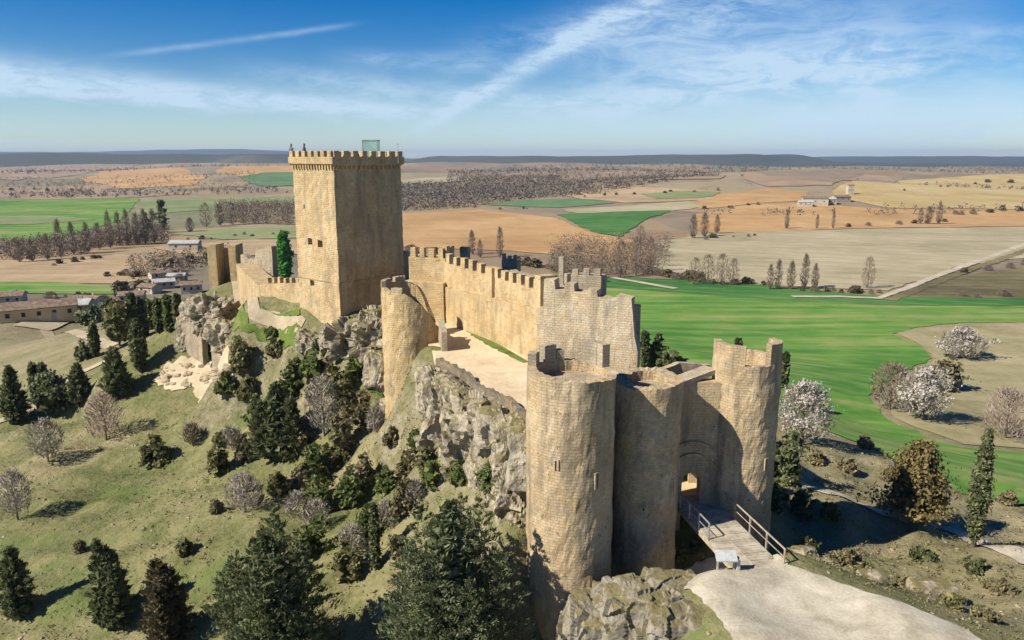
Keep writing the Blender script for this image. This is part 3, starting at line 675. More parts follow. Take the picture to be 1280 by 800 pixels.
def face_with_holes(mb, bl, br, tl_, tr, holes, depth, dark):
    """planar wall face with real recessed openings; holes = (u0,u1,v0,v1)"""
    bl, br, tl_, tr = map(Vector, (bl, br, tl_, tr))
    nrm = (br - bl).cross(tl_ - bl).normalized()
    us = sorted({0, 1, *[k / 18 for k in range(19)], *[h[i] for h in holes for i in (0, 1)]}); vs_ = sorted({0, 1, *[k / 40 for k in range(41)], *[h[i] for h in holes for i in (2, 3)]})
    def P(u, v, d=0):
        q = bl.lerp(br, u).lerp(tl_.lerp(tr, u), v)
        return q + mnoise.noise_vector(q * 1.3) * .07 + mnoise.noise_vector(q * 4.1) * .03 - nrm * d
    for i in range(len(us) - 1):
        for j in range(len(vs_) - 1):
            u, v = (us[i] + us[i + 1]) / 2, (vs_[j] + vs_[j + 1]) / 2
            if any(h[0] < u < h[1] and h[2] < v < h[3] for h in holes): continue
            mb.quad(P(us[i], vs_[j]), P(us[i + 1], vs_[j]), P(us[i + 1], vs_[j + 1]), P(us[i], vs_[j + 1]))
    for u0, u1, v0, v1 in holes:
        c = [(u0, v0), (u1, v0), (u1, v1), (u0, v1)]
        for k in range(4): mb.quad(P(*c[k]), P(*c[(k + 1) % 4]), P(*c[(k + 1) % 4], depth), P(*c[k], depth))
        dark.append([P(*q, depth * .97) for q in c])

# ------------------------------------------------------------------ the keep
KC = Vector((-18.4, 80, 0)); eu = Vector((.667, .745, 0)).normalized(); ev = Vector((-.745, .667, 0)).normalized(); LU, LV = 8.9, 7.6
ZB, ZT = 32.6, at(416, 208, 80).z; ZP = at(416, 196, 80).z; ZM = at(416, 188.5, 80).z
keep = empty('keep_tower', (KC + eu * LU / 2 + ev * LV / 2) + Vector((0, 0, ZB)), 'tall square stone keep with crenellated top standing above the castle', 'tower')
cor = [KC, KC + eu * LU, KC + eu * LU + ev * LV, KC + ev * LV]; cen = sum(cor, Vector()) / 4
def kp(i, z): 
    t = (z - ZB) / (ZT - ZB); o = (cor[i] - cen); return cen + o * (1 + .02 * (1 - t)) + Vector((0, 0, z))
mb = MB(); darks = []
def uv_left(px, py, w_, h_):   # spot on the left face from a picture point
    xl = 366 + (378 - 366) * (py - 205) / 200; xr = 416.5 + (427 - 416.5) * (py - 205) / 195
    u = (px - xl) / (xr - xl); v = 1 - (py - 207) / (405 - 207); return (u - w_, u + w_, v - h_, v + h_)
hl = [uv_left(380.8, 253.5, .013, .012), uv_left(388.6, 293.8, .055, .02), uv_left(400.8, 295, .055, .02), uv_left(391.6, 343, .05, .017)]
face_with_holes(mb, kp(3, ZB), kp(0, ZB), kp(3, ZT), kp(0, ZT), hl, .55, darks)
hr = [(.62, .69, .09, .30)]
face_with_holes(mb, kp(0, ZB), kp(1, ZB), kp(0, ZT), kp(1, ZT), hr, .8, darks)
for a, b in ((1, 2), (2, 3)): face_with_holes(mb, kp(a, ZB), kp(b, ZB), kp(a, ZT), kp(b, ZT), [], 1, darks)
mb.build('wall', M['stone_keep'], keep)
for k, q in enumerate(darks):
    d = MB(); d.quad(*q); d.build('door' if k == len(hl) else 'window', M['dark'], keep)
# projecting parapet on corbels
ov = .32; pc = [cen + (c - cen) + ((c - cen).normalized() * ov * 1.41) for c in cor]; pi_ = [cen + (c - cen) - (c - cen).normalized() * .25 for c in cor]
par = MB(); up = lambda p, z: p + Vector((0, 0, z))
for i in range(4):
    j = (i + 1) % 4
    par.quad(up(pc[i], ZT + .25), up(pc[j], ZT + .25), up(pc[j], ZP), up(pc[i], ZP))
    par.quad(up(pc[i], ZP), up(pc[j], ZP), up(pi_[j], ZP), up(pi_[i], ZP))
    par.quad(up(pi_[i], ZP), up(pi_[j], ZP), up(pi_[j], ZT + .1), up(pi_[i], ZT + .1))
    par.quad(up(cor[i], ZT - .02), up(cor[j], ZT - .02), up(pc[j], ZT + .25), up(pc[i], ZT + .25))
par.build('parapet', M['stone_keep'], keep)
dk = MB(); dk.quad(*[up(p, ZT + .3) for p in pi_]); dk.build('roof', M['stone_grey'], keep)
for i in range(4):
    j = (i + 1) % 4; d = (pc[j] - pc[i]).normalized(); n_ = Vector((d.y, -d.x, 0)); L = (pc[j] - pc[i]).length; nn = 7 if i in (1, 3) else 8
    for k in range(nn):
        p = pc[i] + d * (L * (k + .5) / nn) - n_ * .22
        merlon(keep, up(p, ZP - .03), d, L / nn * .56, .42, ZM - ZP + .03, M['stone_keep'], random.Random(k + i * 9))
    nc = 15
    if i in (0, 3):
        for k in range(nc):
            p = cor[i].lerp(cor[j], (k + .5) / nc); cbm = MB(); cbm.box(up(p + n_ * .08, ZT - .3), .2, .24, .48, (d.x, d.y), .015); cbm.build('corbel', M['stone_keep'], keep)
sc_ = MB(); 
for i in range(4):
    j = (i + 1) % 4; a, b = kp(i, 38.9), kp(j, 38.9); d = (b - a).normalized(); n_ = Vector((d.y, -d.x, 0)); sc_.bar(a + n_ * .03 - d * .03, b + n_ * .03 + d * .03, .1, .12)
sc_.build('string_course', M['stone_keep'], keep)
# the glazed stair cover on the roof
rp = at(464, 190, 86.3); zr = ZT + .3
gl = empty('stair_cover', (rp.x, rp.y, zr), 'small glazed stair cover with dark frame on the keep roof', 'stair cover')
hgt = at(464, 175.5, 86.3).z - zr; fr = MB()
for a in (-1, 1):
    for b in (-1, 1): fr.bar((rp.x + a * .8, rp.y + b * .8, zr), (rp.x + a * .8, rp.y + b * .8, zr + hgt), .07)
for z in (zr + hgt,):
    for a, b, c_, d in ((-1, -1, 1, -1), (1, -1, 1, 1), (1, 1, -1, 1), (-1, 1, -1, -1)): fr.bar((rp.x + a * .84, rp.y + b * .8, z), (rp.x + c_ * .84, rp.y + d * .8, z), .1)
fr.build('frame', M['steel'], gl)
for a, b, sx_, sy_ in ((0, -.8, 1.5, .02), (0, .8, 1.5, .02), (-.8, 0, .02, 1.5), (.8, 0, .02, 1.5)):
    g_ = MB(); g_.box((rp.x + a, rp.y + b, zr + .02), sx_, sy_, hgt - .08); g_.build('glass_panel', M['glass'], gl)
an = at(497.5, 190, 84.5); m_ = MB(); m_.tube([(an.x, an.y, zr), (an.x, an.y, ZM + .9)], [.035, .02], 6); m_.bar((an.x - .15, an.y, ZM + .7), (an.x + .15, an.y, ZM + .7), .03)
tag(m_.build('antenna', M['steel']), 'thin metal rod antenna at the right corner of the keep roof', 'antenna')

def person(px, Y, top_py, cloth, label, face):
    p = at(px, top_py, Y); zf = ZT + .3; s = (p.z - zf) / 1.75; s = max(.9, min(1.15, s))
    root = empty('person', (p.x, p.y, zf), label, 'person', 'visitors on the keep roof', face)
    V = [(0,0,.95),(0,0,1.15),(0,0,1.38),(0,0,1.5),(0,0,1.6),(0,.02,1.7),(.1,0,.9),(.11,.02,.5),(.11,-.02,.08),(.11,.14,.03),(-.1,0,.9),(-.11,.02,.5),(-.11,-.02,.08),(-.11,.14,.03),
         (.19,0,1.4),(.25,.02,1.12),(.22,.2,.95),(.21,.28,.93),(-.19,0,1.4),(-.25,.02,1.12),(-.22,.2,.95),(-.21,.28,.93)]
    E = [(0,1),(1,2),(2,3),(3,4),(4,5),(0,6),(6,7),(7,8),(8,9),(0,10),(10,11),(11,12),(12,13),(2,14),(14,15),(15,16),(16,17),(2,18),(18,19),(19,20),(20,21)]
    rd = [.16,.15,.17,.06,.09,.085,.1,.07,.05,.04,.1,.07,.05,.04,.07,.05,.04,.03,.07,.05,.04,.03]
    me = bpy.data.meshes.new('body'); me.from_pydata([(x*s, y*s, z*s) for x, y, z in V], E, []); o = bpy.data.objects.new('body', me); C.objects.link(o); o.parent = root
    me.materials.append(cloth)
    md = o.modifiers.new('skin', 'SKIN'); 
    if not me.skin_vertices: 
        bpy.context.view_layer.objects.active = o
    for v, r_ in zip(me.skin_vertices[0].data, rd): v.radius = (r_*s, r_*s)
    me.skin_vertices[0].data[0].use_root = True
    o.modifiers.new('sub', 'SUBSURF').levels = 1
    for nm, c_, r_, mt in (('head', (0, .025, 1.66), .1, M['skin']), ('hair', (0, -.01, 1.7), .108, M['hair'])):
        bm = bmesh.new(); bmesh.ops.create_uvsphere(bm, u_segments=14, v_segments=10, radius=r_*s)
        for v in bm.verts: v.co = Vector((v.co.x*.85 + c_[0]*s, v.co.y + c_[1]*s, v.co.z*1.15 + c_[2]*s))
        m2 = bpy.data.meshes.new(nm); bm.to_mesh(m2); bm.free(); m2.materials.append(mt); h_ = bpy.data.objects.new(nm, m2); C.objects.link(h_); h_.parent = root
    return root
person(363.2, 86.3, 174, M['cloth_b'], 'visitor in blue grey clothes at the left corner of the keep roof', 2.6)
person(379.6, 84.6, 174, M['cloth'], 'visitor in dark clothes further right on the keep roof edge', 2.2)

# ------------------------------------------------------------------ round towers
def lerp_top(keys):
    ks = sorted((math.radians(a) % (2 * math.pi), z) for a, z in keys); ks = [(ks[-1][0] - 2 * math.pi, ks[-1][1])] + ks + [(ks[0][0] + 2 * math.pi, ks[0][1])]
    def f(a):
        a %= 2 * math.pi
        for (a0, z0), (a1, z1) in zip(ks, ks[1:]):
            if a0 <= a <= a1: return z0 + (z1 - z0) * ((a - a0) / (a1 - a0) if a1 > a0 else 0) + .1 * nz((math.cos(a) * 4, math.sin(a) * 4, 3), 1.7) + .05 * nz((math.cos(a) * 14, math.sin(a) * 14, 7), 1.3)
        return ks[0][1]
    return f
# front tower
FC = (at(712, 600, 47).x, 47.0); FR = 2.86; fz = at(712, 478, FC[1] - FR).z
tF = round_tower('round_tower', FC, FR, 17.5, lerp_top([(-90, fz), (-140, fz + .1), (180, fz + .15), (140, fz + .1), (90, fz), (40, fz - .1), (0, fz - .15), (-30, fz - .25), (-60, fz - .1)]),
   'tall round tower in the foreground with golden lower courses and broken battlements', M['stone'], .32, .6, fz - .75, slits=((R(-58), 31.6, .1, .9), (R(-112), 33, .1, .5)))
Rm = FR
for a0, a1, h in ((172, 152, .95), (136, 112, 1.15), (111, 98, .7), (76, 40, 1.35), (39, 24, 1.4)):
    sector(FC, Rm - .58, Rm - .03, R(a1), R(a0), fz - .3, fz + h, 8).build('merlon', M['stone_grey'], tF)
# tower beside the courtyard
C2 = (at(514.5, 450, 72).x, 72.0); R2 = 2.72; z2 = at(497, 366, C2[1] - R2).z
t2 = round_tower('round_tower', C2, R2, 23.2, lerp_top([(180, z2 + .5), (-150, z2 + .1), (-120, z2 - .1), (-95, z2 - .1), (-80, z2 - .5), (-62, z2 - 1.2), (-40, z2 - 2.3), (-20, z2 - 3.6), (0, z2 - 4.2), (30, z2 - 3.8), (55, z2 - 2), (75, z2 - .3), (100, z2 + .2), (140, z2 + .4)]),
   'slimmer round tower beside the courtyard with one side of its head fallen away', M['stone_gold'], .12, .5, z2 - 4.9)
sector(C2, R2 - .48, R2 - .03, R(150), R(200), z2 + .1, z2 + .75).build('merlon', M['stone_grey'], t2)
sector(C2, R2 - .48, R2 - .03, R(108), R(135), z2 + .1, z2 + .8).build('merlon', M['stone_grey'], t2)
sector(C2, R2 - .48, R2 - .03, R(-122), R(-98), z2 - .3, z2 + .38).build('merlon', M['stone_grey'], t2)
# middle tower of the gate front
CM = (at(806, 600, 50).x, 50.2); RM = 2.32; zm = at(806, 487, CM[1] - RM).z
tM = round_tower('gate_tower', CM, RM, 21, lerp_top([(-90, zm), (-30, zm + .1), (0, zm), (60, zm + .3), (120, zm + .2), (180, zm + .1), (-130, zm - .15)]),
   'squat rounded tower left of the gate, mostly in shade between two round towers', M['stone'], .15, .9, zm - .5, slits=((R(-45), 29.5, .12, .8), (R(-100), 28, .1, .6)))
# right tower
CR = (at(929, 550, 53).x, 53.4); RR = 2.42; zr2 = at(929, 459, CR[1] - RR).z
tR = round_tower('gate_tower', CR, RR, 22, lerp_top([(-90, zr2), (0, zr2 + .1), (90, zr2 + .1), (180, zr2)]),
   'round tower right of the gate with two tall pale merlons', M['stone'], .12, .55, zr2 - 1.0, slits=((R(-60), 30, .1, .7),))
sector(CR, RR - .55, RR - .03, R(-190), R(-110), zr2 - .2, zr2 + 1.35, 12).build('merlon', M['stone'], tR)
sector(CR, RR - .55, RR - .03, R(-66), R(22), zr2 - .2, zr2 + 1.55, 12, .03, -.25).build('merlon', M['stone'], tR)

# ------------------------------------------------------------------ gate between the two towers
gw = empty('gate_wall', (14.2, 52.2, 25), 'recessed gate wall with pointed doorway between the two gate towers', 'gatehouse')
def arch_wall(x0, x1, y, zb, zt, cx, hw, zs, rise, th, mat, parent, name='wall'):
    """wall facing -y with a pointed arch opening"""
    mb = MB(); n = 10; arc = []
    for k in range(n + 1):
        t = k / n; a = t * math.pi; arc.append((cx - hw * math.cos(a), zs + rise * math.sin(a) ** .8))
    out = [(x0, zb), (cx - hw, zb)] + arc + [(cx + hw, zb), (x1, zb), (x1, zt), (x0, zt)]
    for yy in (y, y + th):
        mb.quad((x0, yy, zb), (cx - hw, yy, zb), (cx - hw, yy, zs), (x0, yy, zs)); mb.quad((cx + hw, yy, zb), (x1, yy, zb), (x1, yy, zs), (cx + hw, yy, zs))
        for k in range(n):
            a, b = arc[k], arc[k + 1]; mb.quad((a[0], yy, a[1]), (b[0], yy, b[1]), (b[0], yy, zt), (a[0], yy, zt))
        mb.quad((x0, yy, zs), (cx - hw, yy, zs), (cx - hw, yy, zt), (x0, yy, zt)); mb.quad((cx + hw, yy, zs), (x1, yy, zs), (x1, yy, zt), (cx + hw, yy, zt))
    pr = [(cx - hw, zb)] + arc + [(cx + hw, zb)]
    for a, b in zip(pr, pr[1:]): mb.quad((a[0], y, a[1]), (b[0], y, b[1]), (b[0], y + th, b[1]), (a[0], y + th, a[1]))
    mb.quad((x0, y, zt), (x1, y, zt), (x1, y + th, zt), (x0, y + th, zt))
    return mb.build(name, mat, parent)
zg = at(866, 478, 52.2).z
gx = at(858, 600, 52.2).x
arch_wall(11.2, 16.2, 52.2, 23.5, zg, gx + .35, .68, 28.5, .85, 1.0, M['stone'], gw)
for k, (r_, y_) in enumerate(((1.2, 52.06), (1.75, 52.04))):
    mb = MB(); 
    pts = [(gx + .35 - r_ * math.cos(a), y_ + .1, 29.9 + k * .5 + r_ * .8 * math.sin(a)) for a in np.linspace(.1, math.pi - .1, 12)]
    for a, b in zip(pts, pts[1:]): mb.bar(a, b, .22, .16)
    mb.build('relieving_arch', M['stone'], gw)
iw = empty('inner_gate_wall', (13.3, 56.5, 26), 'inner gate wall with a narrow sunlit doorway seen through the gate', 'wall')
arch_wall(9.5, 17.5, 56.4, 24.5, 31.6, at(856, 590, 56.4).x, .33, 28.4, .35, .6, M['stone'], iw)
vt = MB(); vt.box((14.0, 54.9, 30.2), 5.4, 3.0, .5); vt.build('vault', M['stone_grey'], gw)
fl = MB(); fl.box((14, 55.6, 26.2), 7, 6.4, .5); tag(fl.build('gate_passage', M['court']), kind='structure')
fl = MB(); fl.box((14.5, 60.3, 26.2), 9, 3.0, .48); tag(fl.build('ward_floor', M['court']), kind='structure')
bk = wall('ward_wall', [(11, 61.5, 25, 31.6), (18.5, 60, 25, 30)], .6, M['stone_gold'], None, .15, side=1, seed=8)
tag(bk, 'pale sunlit ward wall standing behind the inner gate doorway', 'wall')
# wall-walk pieces behind the gate towers
ww = wall('ward_parapet', [tuple(at(798, 478, 56))[:2] + (26, at(798, 478, 56).z), tuple(at(818, 463, 57))[:2] + (26, at(818, 463, 57).z), tuple(at(850, 455, 58.5))[:2] + (26, at(850, 455, 58.5).z), tuple(at(888, 455, 59))[:2] + (26, at(888, 456, 59).z)], .5, M['stone_grey'], None, .1, side=1, seed=4)
tag(ww, 'low weathered parapet wall behind the gate, dark inner side towards the camera', 'wall')
lw = wall('linking_wall', [(6.0, 50.0, 20, at(780, 484, 50).z), (8.2, 51.4, 20, at(800, 484, 51).z)], 1.0, M['stone'], None, .1, side=1, seed=9)
tag(lw, 'short dark linking wall between the foreground tower and the squat gate tower', 'wall')
cap = MB(); a_ = at(842, 480, 51.6); b_ = at(890, 462, 53.2); cap.bar(a_ + Vector((0, .4, -.1)), b_ + Vector((0, .4, -.1)), 1.3, .35)
o = cap.build('coping', M['stone_grey'], gw)

# ------------------------------------------------------------------ long inner wall and the shield wall
lo = empty('inner_ward_wall', (-3, 74, 34), 'long sunlit crenellated wall along the back of the sandy courtyard', 'wall')
A0 = at(553, 396, 79.8); A1 = at(671, 457, 63.4)
def zt(px, py, Y): return at(px, py, Y).z
lower = [(A0.x, A0.y, 33, zt(553, 358, 79.8)), (at(612, 430, 71.4).x, 71.4, 33, zt(612, 372, 71.4)), (A1.x, A1.y, 33, zt(671, 386, 63.4))]
wall('plinth', lower, 1.1, M['stone_gold'], lo, .05, side=1, seed=1)
dn = Vector((A1.x - A0.x, A1.y - A0.y, 0)).normalized(); nn = Vector((-dn.y, dn.x, 0))
def offp(p, d): return (p[0] + nn.x * d, p[1] + nn.y * d)
upper = []
for (x, y, zb, z_), (px, py) in zip(lower, ((560, 328), (614, 346), (672, 364))):
    q = offp((x, y), .28); upper.append((q[0], q[1], z_ - .5, zt(px, py, y)))
wall('wall', upper, .75, M['stone_gold'], lo, .04, side=1, seed=2)
U0, U1, U2 = (Vector((u[0], u[1], u[3])) for u in upper)
merlon_row(lo, U0, U1, 6, .85, .6, .95, M['stone_gold'], 1)
merlon_row(lo, U1, U2, 6, .8, .6, .85, M['stone_gold'], 2, skip=())
bt = MB(); bt.box((U1.x + nn.x * .1 , U1.y + nn.y * .1, U1.z - 2.4), 1.2, .9, 3.3, (dn.x, dn.y)); bt.build('buttress', M['stone_gold'], lo, bevel=.04)
bt = MB(); bt.box((U2.x + nn.x * .6 - dn.x * .2, U2.y + nn.y * .6 - dn.y * .2, U2.z - 3), .9, 1.5, 4.3, (dn.x, dn.y)); bt.build('end_pier', M['stone_gold'], lo, bevel=.04)

tu = empty('wall_turret', (-10, 85, 34), 'square turret with small battlements between the keep and the long courtyard wall', 'turret')
ta = at(507, 396, 80.6); tb = at(554, 396, 79.0)
dd = Vector((tb.x - ta.x, tb.y - ta.y, 0)).normalized(); n2 = Vector((-dd.y, dd.x, 0))
pl = MB(); L = (Vector(tb[:2]) - Vector(ta[:2])).length; mid_ = (ta + tb) / 2
pl.box((mid_.x + n2.x * 1.6, mid_.y + n2.y * 1.6, 32.5), L + .2, 3.2, zt(530, 353, 79.6) - 32.5, (dd.x, dd.y)); pl.build('plinth', M['stone_gold'], tu, bevel=.05)
tp = MB(); ztur = zt(530, 322, 80.6); tp.box((mid_.x + n2.x * 2.1 , mid_.y + n2.y * 2.1, 36), L * .97, 2.4, ztur - 36, (dd.x, dd.y)); tp.build('wall', M['stone_gold'], tu, bevel=.04)
q0 = mid_ - dd * L * .485 + n2 * .9; q1 = mid_ + dd * L * .485 + n2 * .9; q0.z = q1.z = ztur
merlon_row(tu, q0, q1, 4, .62, .5, 1.0, M['stone_gold'], 5)
q2 = q1 + n2 * 2.4; merlon_row(tu, q1 + n2 * .3, q2, 2, .8, .5, 1.2, M['stone_gold'], 6)
shade_box = MB(); shade_box.box((tb.x + dd.x * .05, tb.y + dd.y * .05 + .3, 34.7), .3, .5, 3.0, (dd.x, dd.y)); shade_box.build('corner_shade_strip', M['dark'], tu)  # no opening: the plinth corner's shade as a dark-coloured box

sh = empty('shield_wall', (6, 62, 34), 'high ruined cross wall with a pale patched band facing the gate front', 'wall')
Y0, Y1 = 63.2, 60.2
prof = [(671, 385), (679, 383), (680, 349), (693, 350), (694, 362), (705, 362), (707, 354), (717, 356), (718, 364), (734, 367), (735, 361), (746, 364), (747, 371), (770, 376), (771, 370), (789, 374), (790, 384), (793, 420), (797, 440)]
def onsh(px): t = (px - 671) / (797 - 671); return Y0 + (Y1 - Y0) * t
st = []
for px, py in prof: 
    Y = onsh(px); p = at(px, py, Y); st.append((p.x, p.y, 31, p.z))
wall('wall', st, 1.4, M['stone_front'], sh, .05, .5, side=1, seed=3)
# return wall running back from the near end and the far side of the ring
rt = empty('far_ward_wall', (9, 72, 33), 'far curtain of the inner ward showing only its battlements behind the cross wall', 'wall')
r0, r1, r2 = at(796, 470, 61.5), at(755, 366, 72), at(640, 336, 92)
wall('wall', [(r0.x + .2, r0.y + .3, 28, zt(790, 384, 61)), (r1.x, r1.y, 28, zt(757, 370, 72)), (at(700, 352, 82).x, 82, 28, zt(700, 352, 82)), (r2.x, r2.y, 28, zt(640, 336, 92)), (at(575, 330, 97).x, 97, 30, zt(575, 330, 97))], .9, M['stone_grey'], rt, .12, side=1, seed=6)
merlon_row(rt, at(752, 366, 73), at(705, 352, 81.5), 3, 1.2, .6, 1.1, M['stone_grey'], 8, skip=(0,))
for (xa, xb, yt_, yb, Y, lab) in ((712, 762, 336, 372, 73, 'pale square turret at the near right corner of the inner ward'), (626, 652, 318, 345, 93, 'small broken turret top on the far side of the inner ward'), (698, 706, 321, 350, 80, 'slender pale pier rising from the far ward wall'), (574, 588, 309, 330, 96, 'small dark notched turret behind the left end of the courtyard wall')):
    t_ = empty('corner_turret', at((xa + xb) / 2, yb, Y), lab, 'turret', 'turrets of the inner ward')
    a, b = at(xa, yb, Y), at(xb, yb, Y); L = (b - a).length; z_ = zt(xa, yt_, Y); m_ = MB()
    ax_ = Vector((.93, -.36)); Lx = L * .8
    m_.box(((a.x + b.x) / 2, Y + L * .3, a.z - 3), Lx, L * .55, z_ - a.z + 2.3 if xb - xa > 20 else z_ - a.z + 3, ax_, .04, random.Random(xa)); m_.build('wall', M['stone_grey'], t_, bevel=.05)
    if xb - xa > 10:
        rngm = random.Random(xa + 1)
        for k in range(3 if xb - xa > 20 else 2):
            p = Vector(((a.x + b.x) / 2, Y + L * .3, z_ - .8)) + Vector((ax_.x, ax_.y, 0)) * (Lx * (-.36 + .36 * k)) - Vector((-ax_.y, ax_.x, 0)) * L * .2
            merlon(t_, p, ax_, Lx * .2, .4, .8 * rngm.uniform(.7, 1.1), M['stone_grey'], rngm)

# rough low parapet along the terrace edge
tp_ = wall('terrace_parapet', [(p.x - .25, p.y - .15, 31.5, 35.1 + .12 * (i % 2)) for i, p in enumerate(tl)], .4, M['stone_dark'], None, .2, .35, side=1, seed=11)
tag(tp_, 'low ragged stone parapet along the cliff edge of the sandy courtyard', 'parapet')
cn = wall('courtyard_wall', [(at(553, 470, 67).x, 67, 31, 36.6), (at(549, 455, 70.5).x, 70.5, 31, 37.0)], .5, M['stone_grey'], None, .15, .4, side=-1, seed=12)
tag(cn, 'short broken wall stub joining the slim tower to the courtyard parapet', 'wall')
bw_ = wall('keep_apron_wall', [(at(432, 398, 79.5).x, 79.5, 32, 34.9), (at(466, 393, 80).x, 80, 32, 34.9), (at(488, 385, 79.5).x, 79.5, 32, 36)], .5, M['stone_grey'], None, .15, side=1, seed=14)
tag(bw_, 'low pale rubble wall at the foot of the shaded side of the keep', 'wall')
rw = wall('ruined_wall', [(at(500, 380, 90).x, 90, 33, zt(500, 322, 90)), (at(514, 380, 92).x, 92, 33, zt(514, 312, 92))], .9, M['stone_grey'], None, .4, side=1, seed=15)
tag(rw, 'dark ruined wall end squeezed between the keep and the square turret', 'wall')

# ------------------------------------------------------------------ outer curtain on the left
cu = empty('curtain_wall', (-28, 95, 33), 'low pale curtain wall running left from the keep towards the ruined gate', 'wall')
k0, k1, k2 = at(377, 387, 85.5), at(326, 379, 90), at(297, 352, 110)
wall('wall', [(k1.x, k1.y, 32, zt(326, 356, 90)), (k0.x, k0.y, 32, zt(377, 353, 85.5))], .7, M['stone_keep'], cu, .05, side=1, seed=21)
q0 = Vector((k1.x + .6, k1.y, zt(330, 353, 90))); q1 = Vector((k0.x, k0.y, zt(374, 352, 85.8))); merlon_row(cu, q0, q1, 6, .45, .5, .55, M['stone_keep'], 21)
wall('wall_walk', [(k2.x, k2.y, 31.5, zt(297, 330, 110)), (k1.x - .05, k1.y, 32, zt(326, 358, 90))], 2.6, M['stone_keep'], cu, .05, side=1, seed=22)
gt = empty('ruined_gate', (-42, 114, 33), 'tall ruined gate tower, open towards the path, at the far left end', 'ruin')
for xa, xb, yb in ((262, 273, 351), (287, 296, 330)):
    a, b = at(xa, yb, 113), at(xb, yb, 113); m_ = MB(); zz = zt(xa, 306, 113); m_.box(((a.x + b.x) / 2, 114.6, 31.5), b.x - a.x, 3.4, zz - 31.5, (1, .02), .08, random.Random(xa)); m_.build('pier', M['stone_gold'], gt, bevel=.06)
a, b = at(272, 340, 116), at(288, 340, 116); m_ = MB(); m_.box(((a.x + b.x) / 2, 116.4, 31.5), b.x - a.x + .4, .7, zt(280, 311, 116) - 31.5, (1, 0), .1); m_.build('back_wall', M['stone_grey'], gt)
ri = wall('ruined_wall', [(at(302, 338, 112).x, 112, 30, zt(302, 318, 112)), (at(318, 338, 110).x, 110, 30, zt(318, 326, 110)), (at(322, 338, 109).x, 109, 30, zt(322, 312, 109)), (at(341, 338, 107).x, 107, 30, zt(341, 306, 107))], .9, M['stone_grey'], None, .3, side=1, seed=25)
tag(ri, 'grey stepped ruin inside the outer ward behind the curtain wall', 'ruin')
# old retaining walls on the left cliff
rr = empty('retaining_wall', at(255, 445, 99.5), 'crumbling pale retaining wall with a dark opening above the rubble', 'wall')
pts = [(229, 447, 404, 102), (247, 448, 400, 100), (249, 448, 412, 99.8), (254, 450, 420, 99)]
wall('wall', [(at(x, y, Y).x, Y, at(x, y, Y).z - 1, zt(x, t, Y)) for x, y, t, Y in pts], .8, M['stone_grey'], rr, .3, side=1, seed=26)
pts = [(265, 452, 416, 97.5), (285, 455, 424, 96), (300, 456, 432, 95)]
wall('wall', [(at(x, y, Y).x, Y, at(x, y, Y).z - 1, zt(x, t, Y)) for x, y, t, Y in pts], .8, M['stone_grey'], rr, .3, side=1, seed=27)
pts = [(253, 424, 416, 99), (266, 426, 416, 97.5)]
wall('lintel', [(at(x, y, Y).x, Y, at(x, y, Y).z, zt(x, t, Y)) for x, y, t, Y in pts], .8, M['stone_grey'], rr, .15, side=1, seed=28)
lw2 = wall('low_wall', [(at(x, 458, Y).x, Y, hz(at(x, 458, Y).x, Y) - 1, zt(x, t, Y)) for x, t, Y in ((310, 436, 88), (332, 432, 86), (350, 434, 84.5), (352, 444, 84), (372, 446, 82.5))], .6, M['stone_grey'], None, .25, side=1, seed=29)
tag(lw2, 'broken low terrace wall under the green bank left of the keep', 'wall')

# ------------------------------------------------------------------ rock
def rock(name, blobs, mat, seed, sub=5, amp=.5, kind='structure'):
    bm = bmesh.new(); rng = random.Random(seed)
    for c, s in blobs:
        b2 = bmesh.new(); bmesh.ops.create_icosphere(b2, subdivisions=sub, radius=1)
        off = Vector((rng.uniform(-50, 50),) * 3)
        for v in b2.verts:
            d = v.co.normalized()
            # blocky: push towards a rounded box, then break up with ridges and facets
            k = max(abs(d.x), abs(d.y), abs(d.z)); q = d / (k ** .55)
            wv = Vector((q.x * s[0], q.y * s[1], q.z * s[2])) + Vector(c)
            o_ = wv + off; lo_ = mnoise.fractal(o_ * .32, 1, 2, 3); hi_ = mnoise.fractal(o_ * 1.7, .9, 2, 5)
            wp = o_ + mnoise.noise_vector(o_ * .9) * .35; fac = 0
            for fq, wt in ((.42, 1.0), (1.15, .42)):   # fractured blocks: each has its own offset and tilt
                cp = mnoise.voronoi(Vector((wp.x * fq, wp.y * fq, wp.z * fq * .8)))[1][0]
                hh_ = mnoise.cell(cp * 7.3) - .5; tl_ = mnoise.cell_vector(cp * 5.1) - Vector((.5, .5, .5))
                fac += wt * (.75 * hh_ + 1.5 * (wp * fq - cp).dot(tl_))
            wv += d * (amp * min(s) * (.62 * lo_ + .17 * fac + .15 * hi_))
            v.co = wv
        me = bpy.data.meshes.new('t'); b2.to_mesh(me); b2.free(); bm.from_mesh(me); bpy.data.meshes.remove(me)
    me = bpy.data.meshes.new(name); bm.to_mesh(me); bm.free(); me.materials.append(mat)
    o = bpy.data.objects.new(name, me); C.objects.link(o); return tag(o, kind=kind)
def blob(px, py, Y, sx_, sy_, sz): p = at(px, py, Y); return ((p.x, p.y, p.z), (sx_, sy_, sz))
# cliff under the courtyard terrace
rock('cliff', [((p.x - .75, p.y - .55, 32.4), (1.35, 1.2, 2.35 - .12 * (i % 3))) for i, p in enumerate([tl[0].lerp(tl[-1], k / 9) + Vector((.1, -.25, 0)) for k in range(10)])], M['rock'], 21)
rock('cliff', [blob(556, 530, 65.0, 2.2, 2.6, 4.4), blob(580, 552, 60.5, 2.8, 2.8, 4.8), blob(608, 578, 56.6, 2.8, 2.8, 5.2), blob(632, 604, 53.2, 2.6, 2.6, 5), blob(652, 630, 50.2, 2.2, 2.4, 5.2), blob(600, 625, 54.4, 1.6, 1.5, 2.2)], M['rock'], 1, 6, .42)
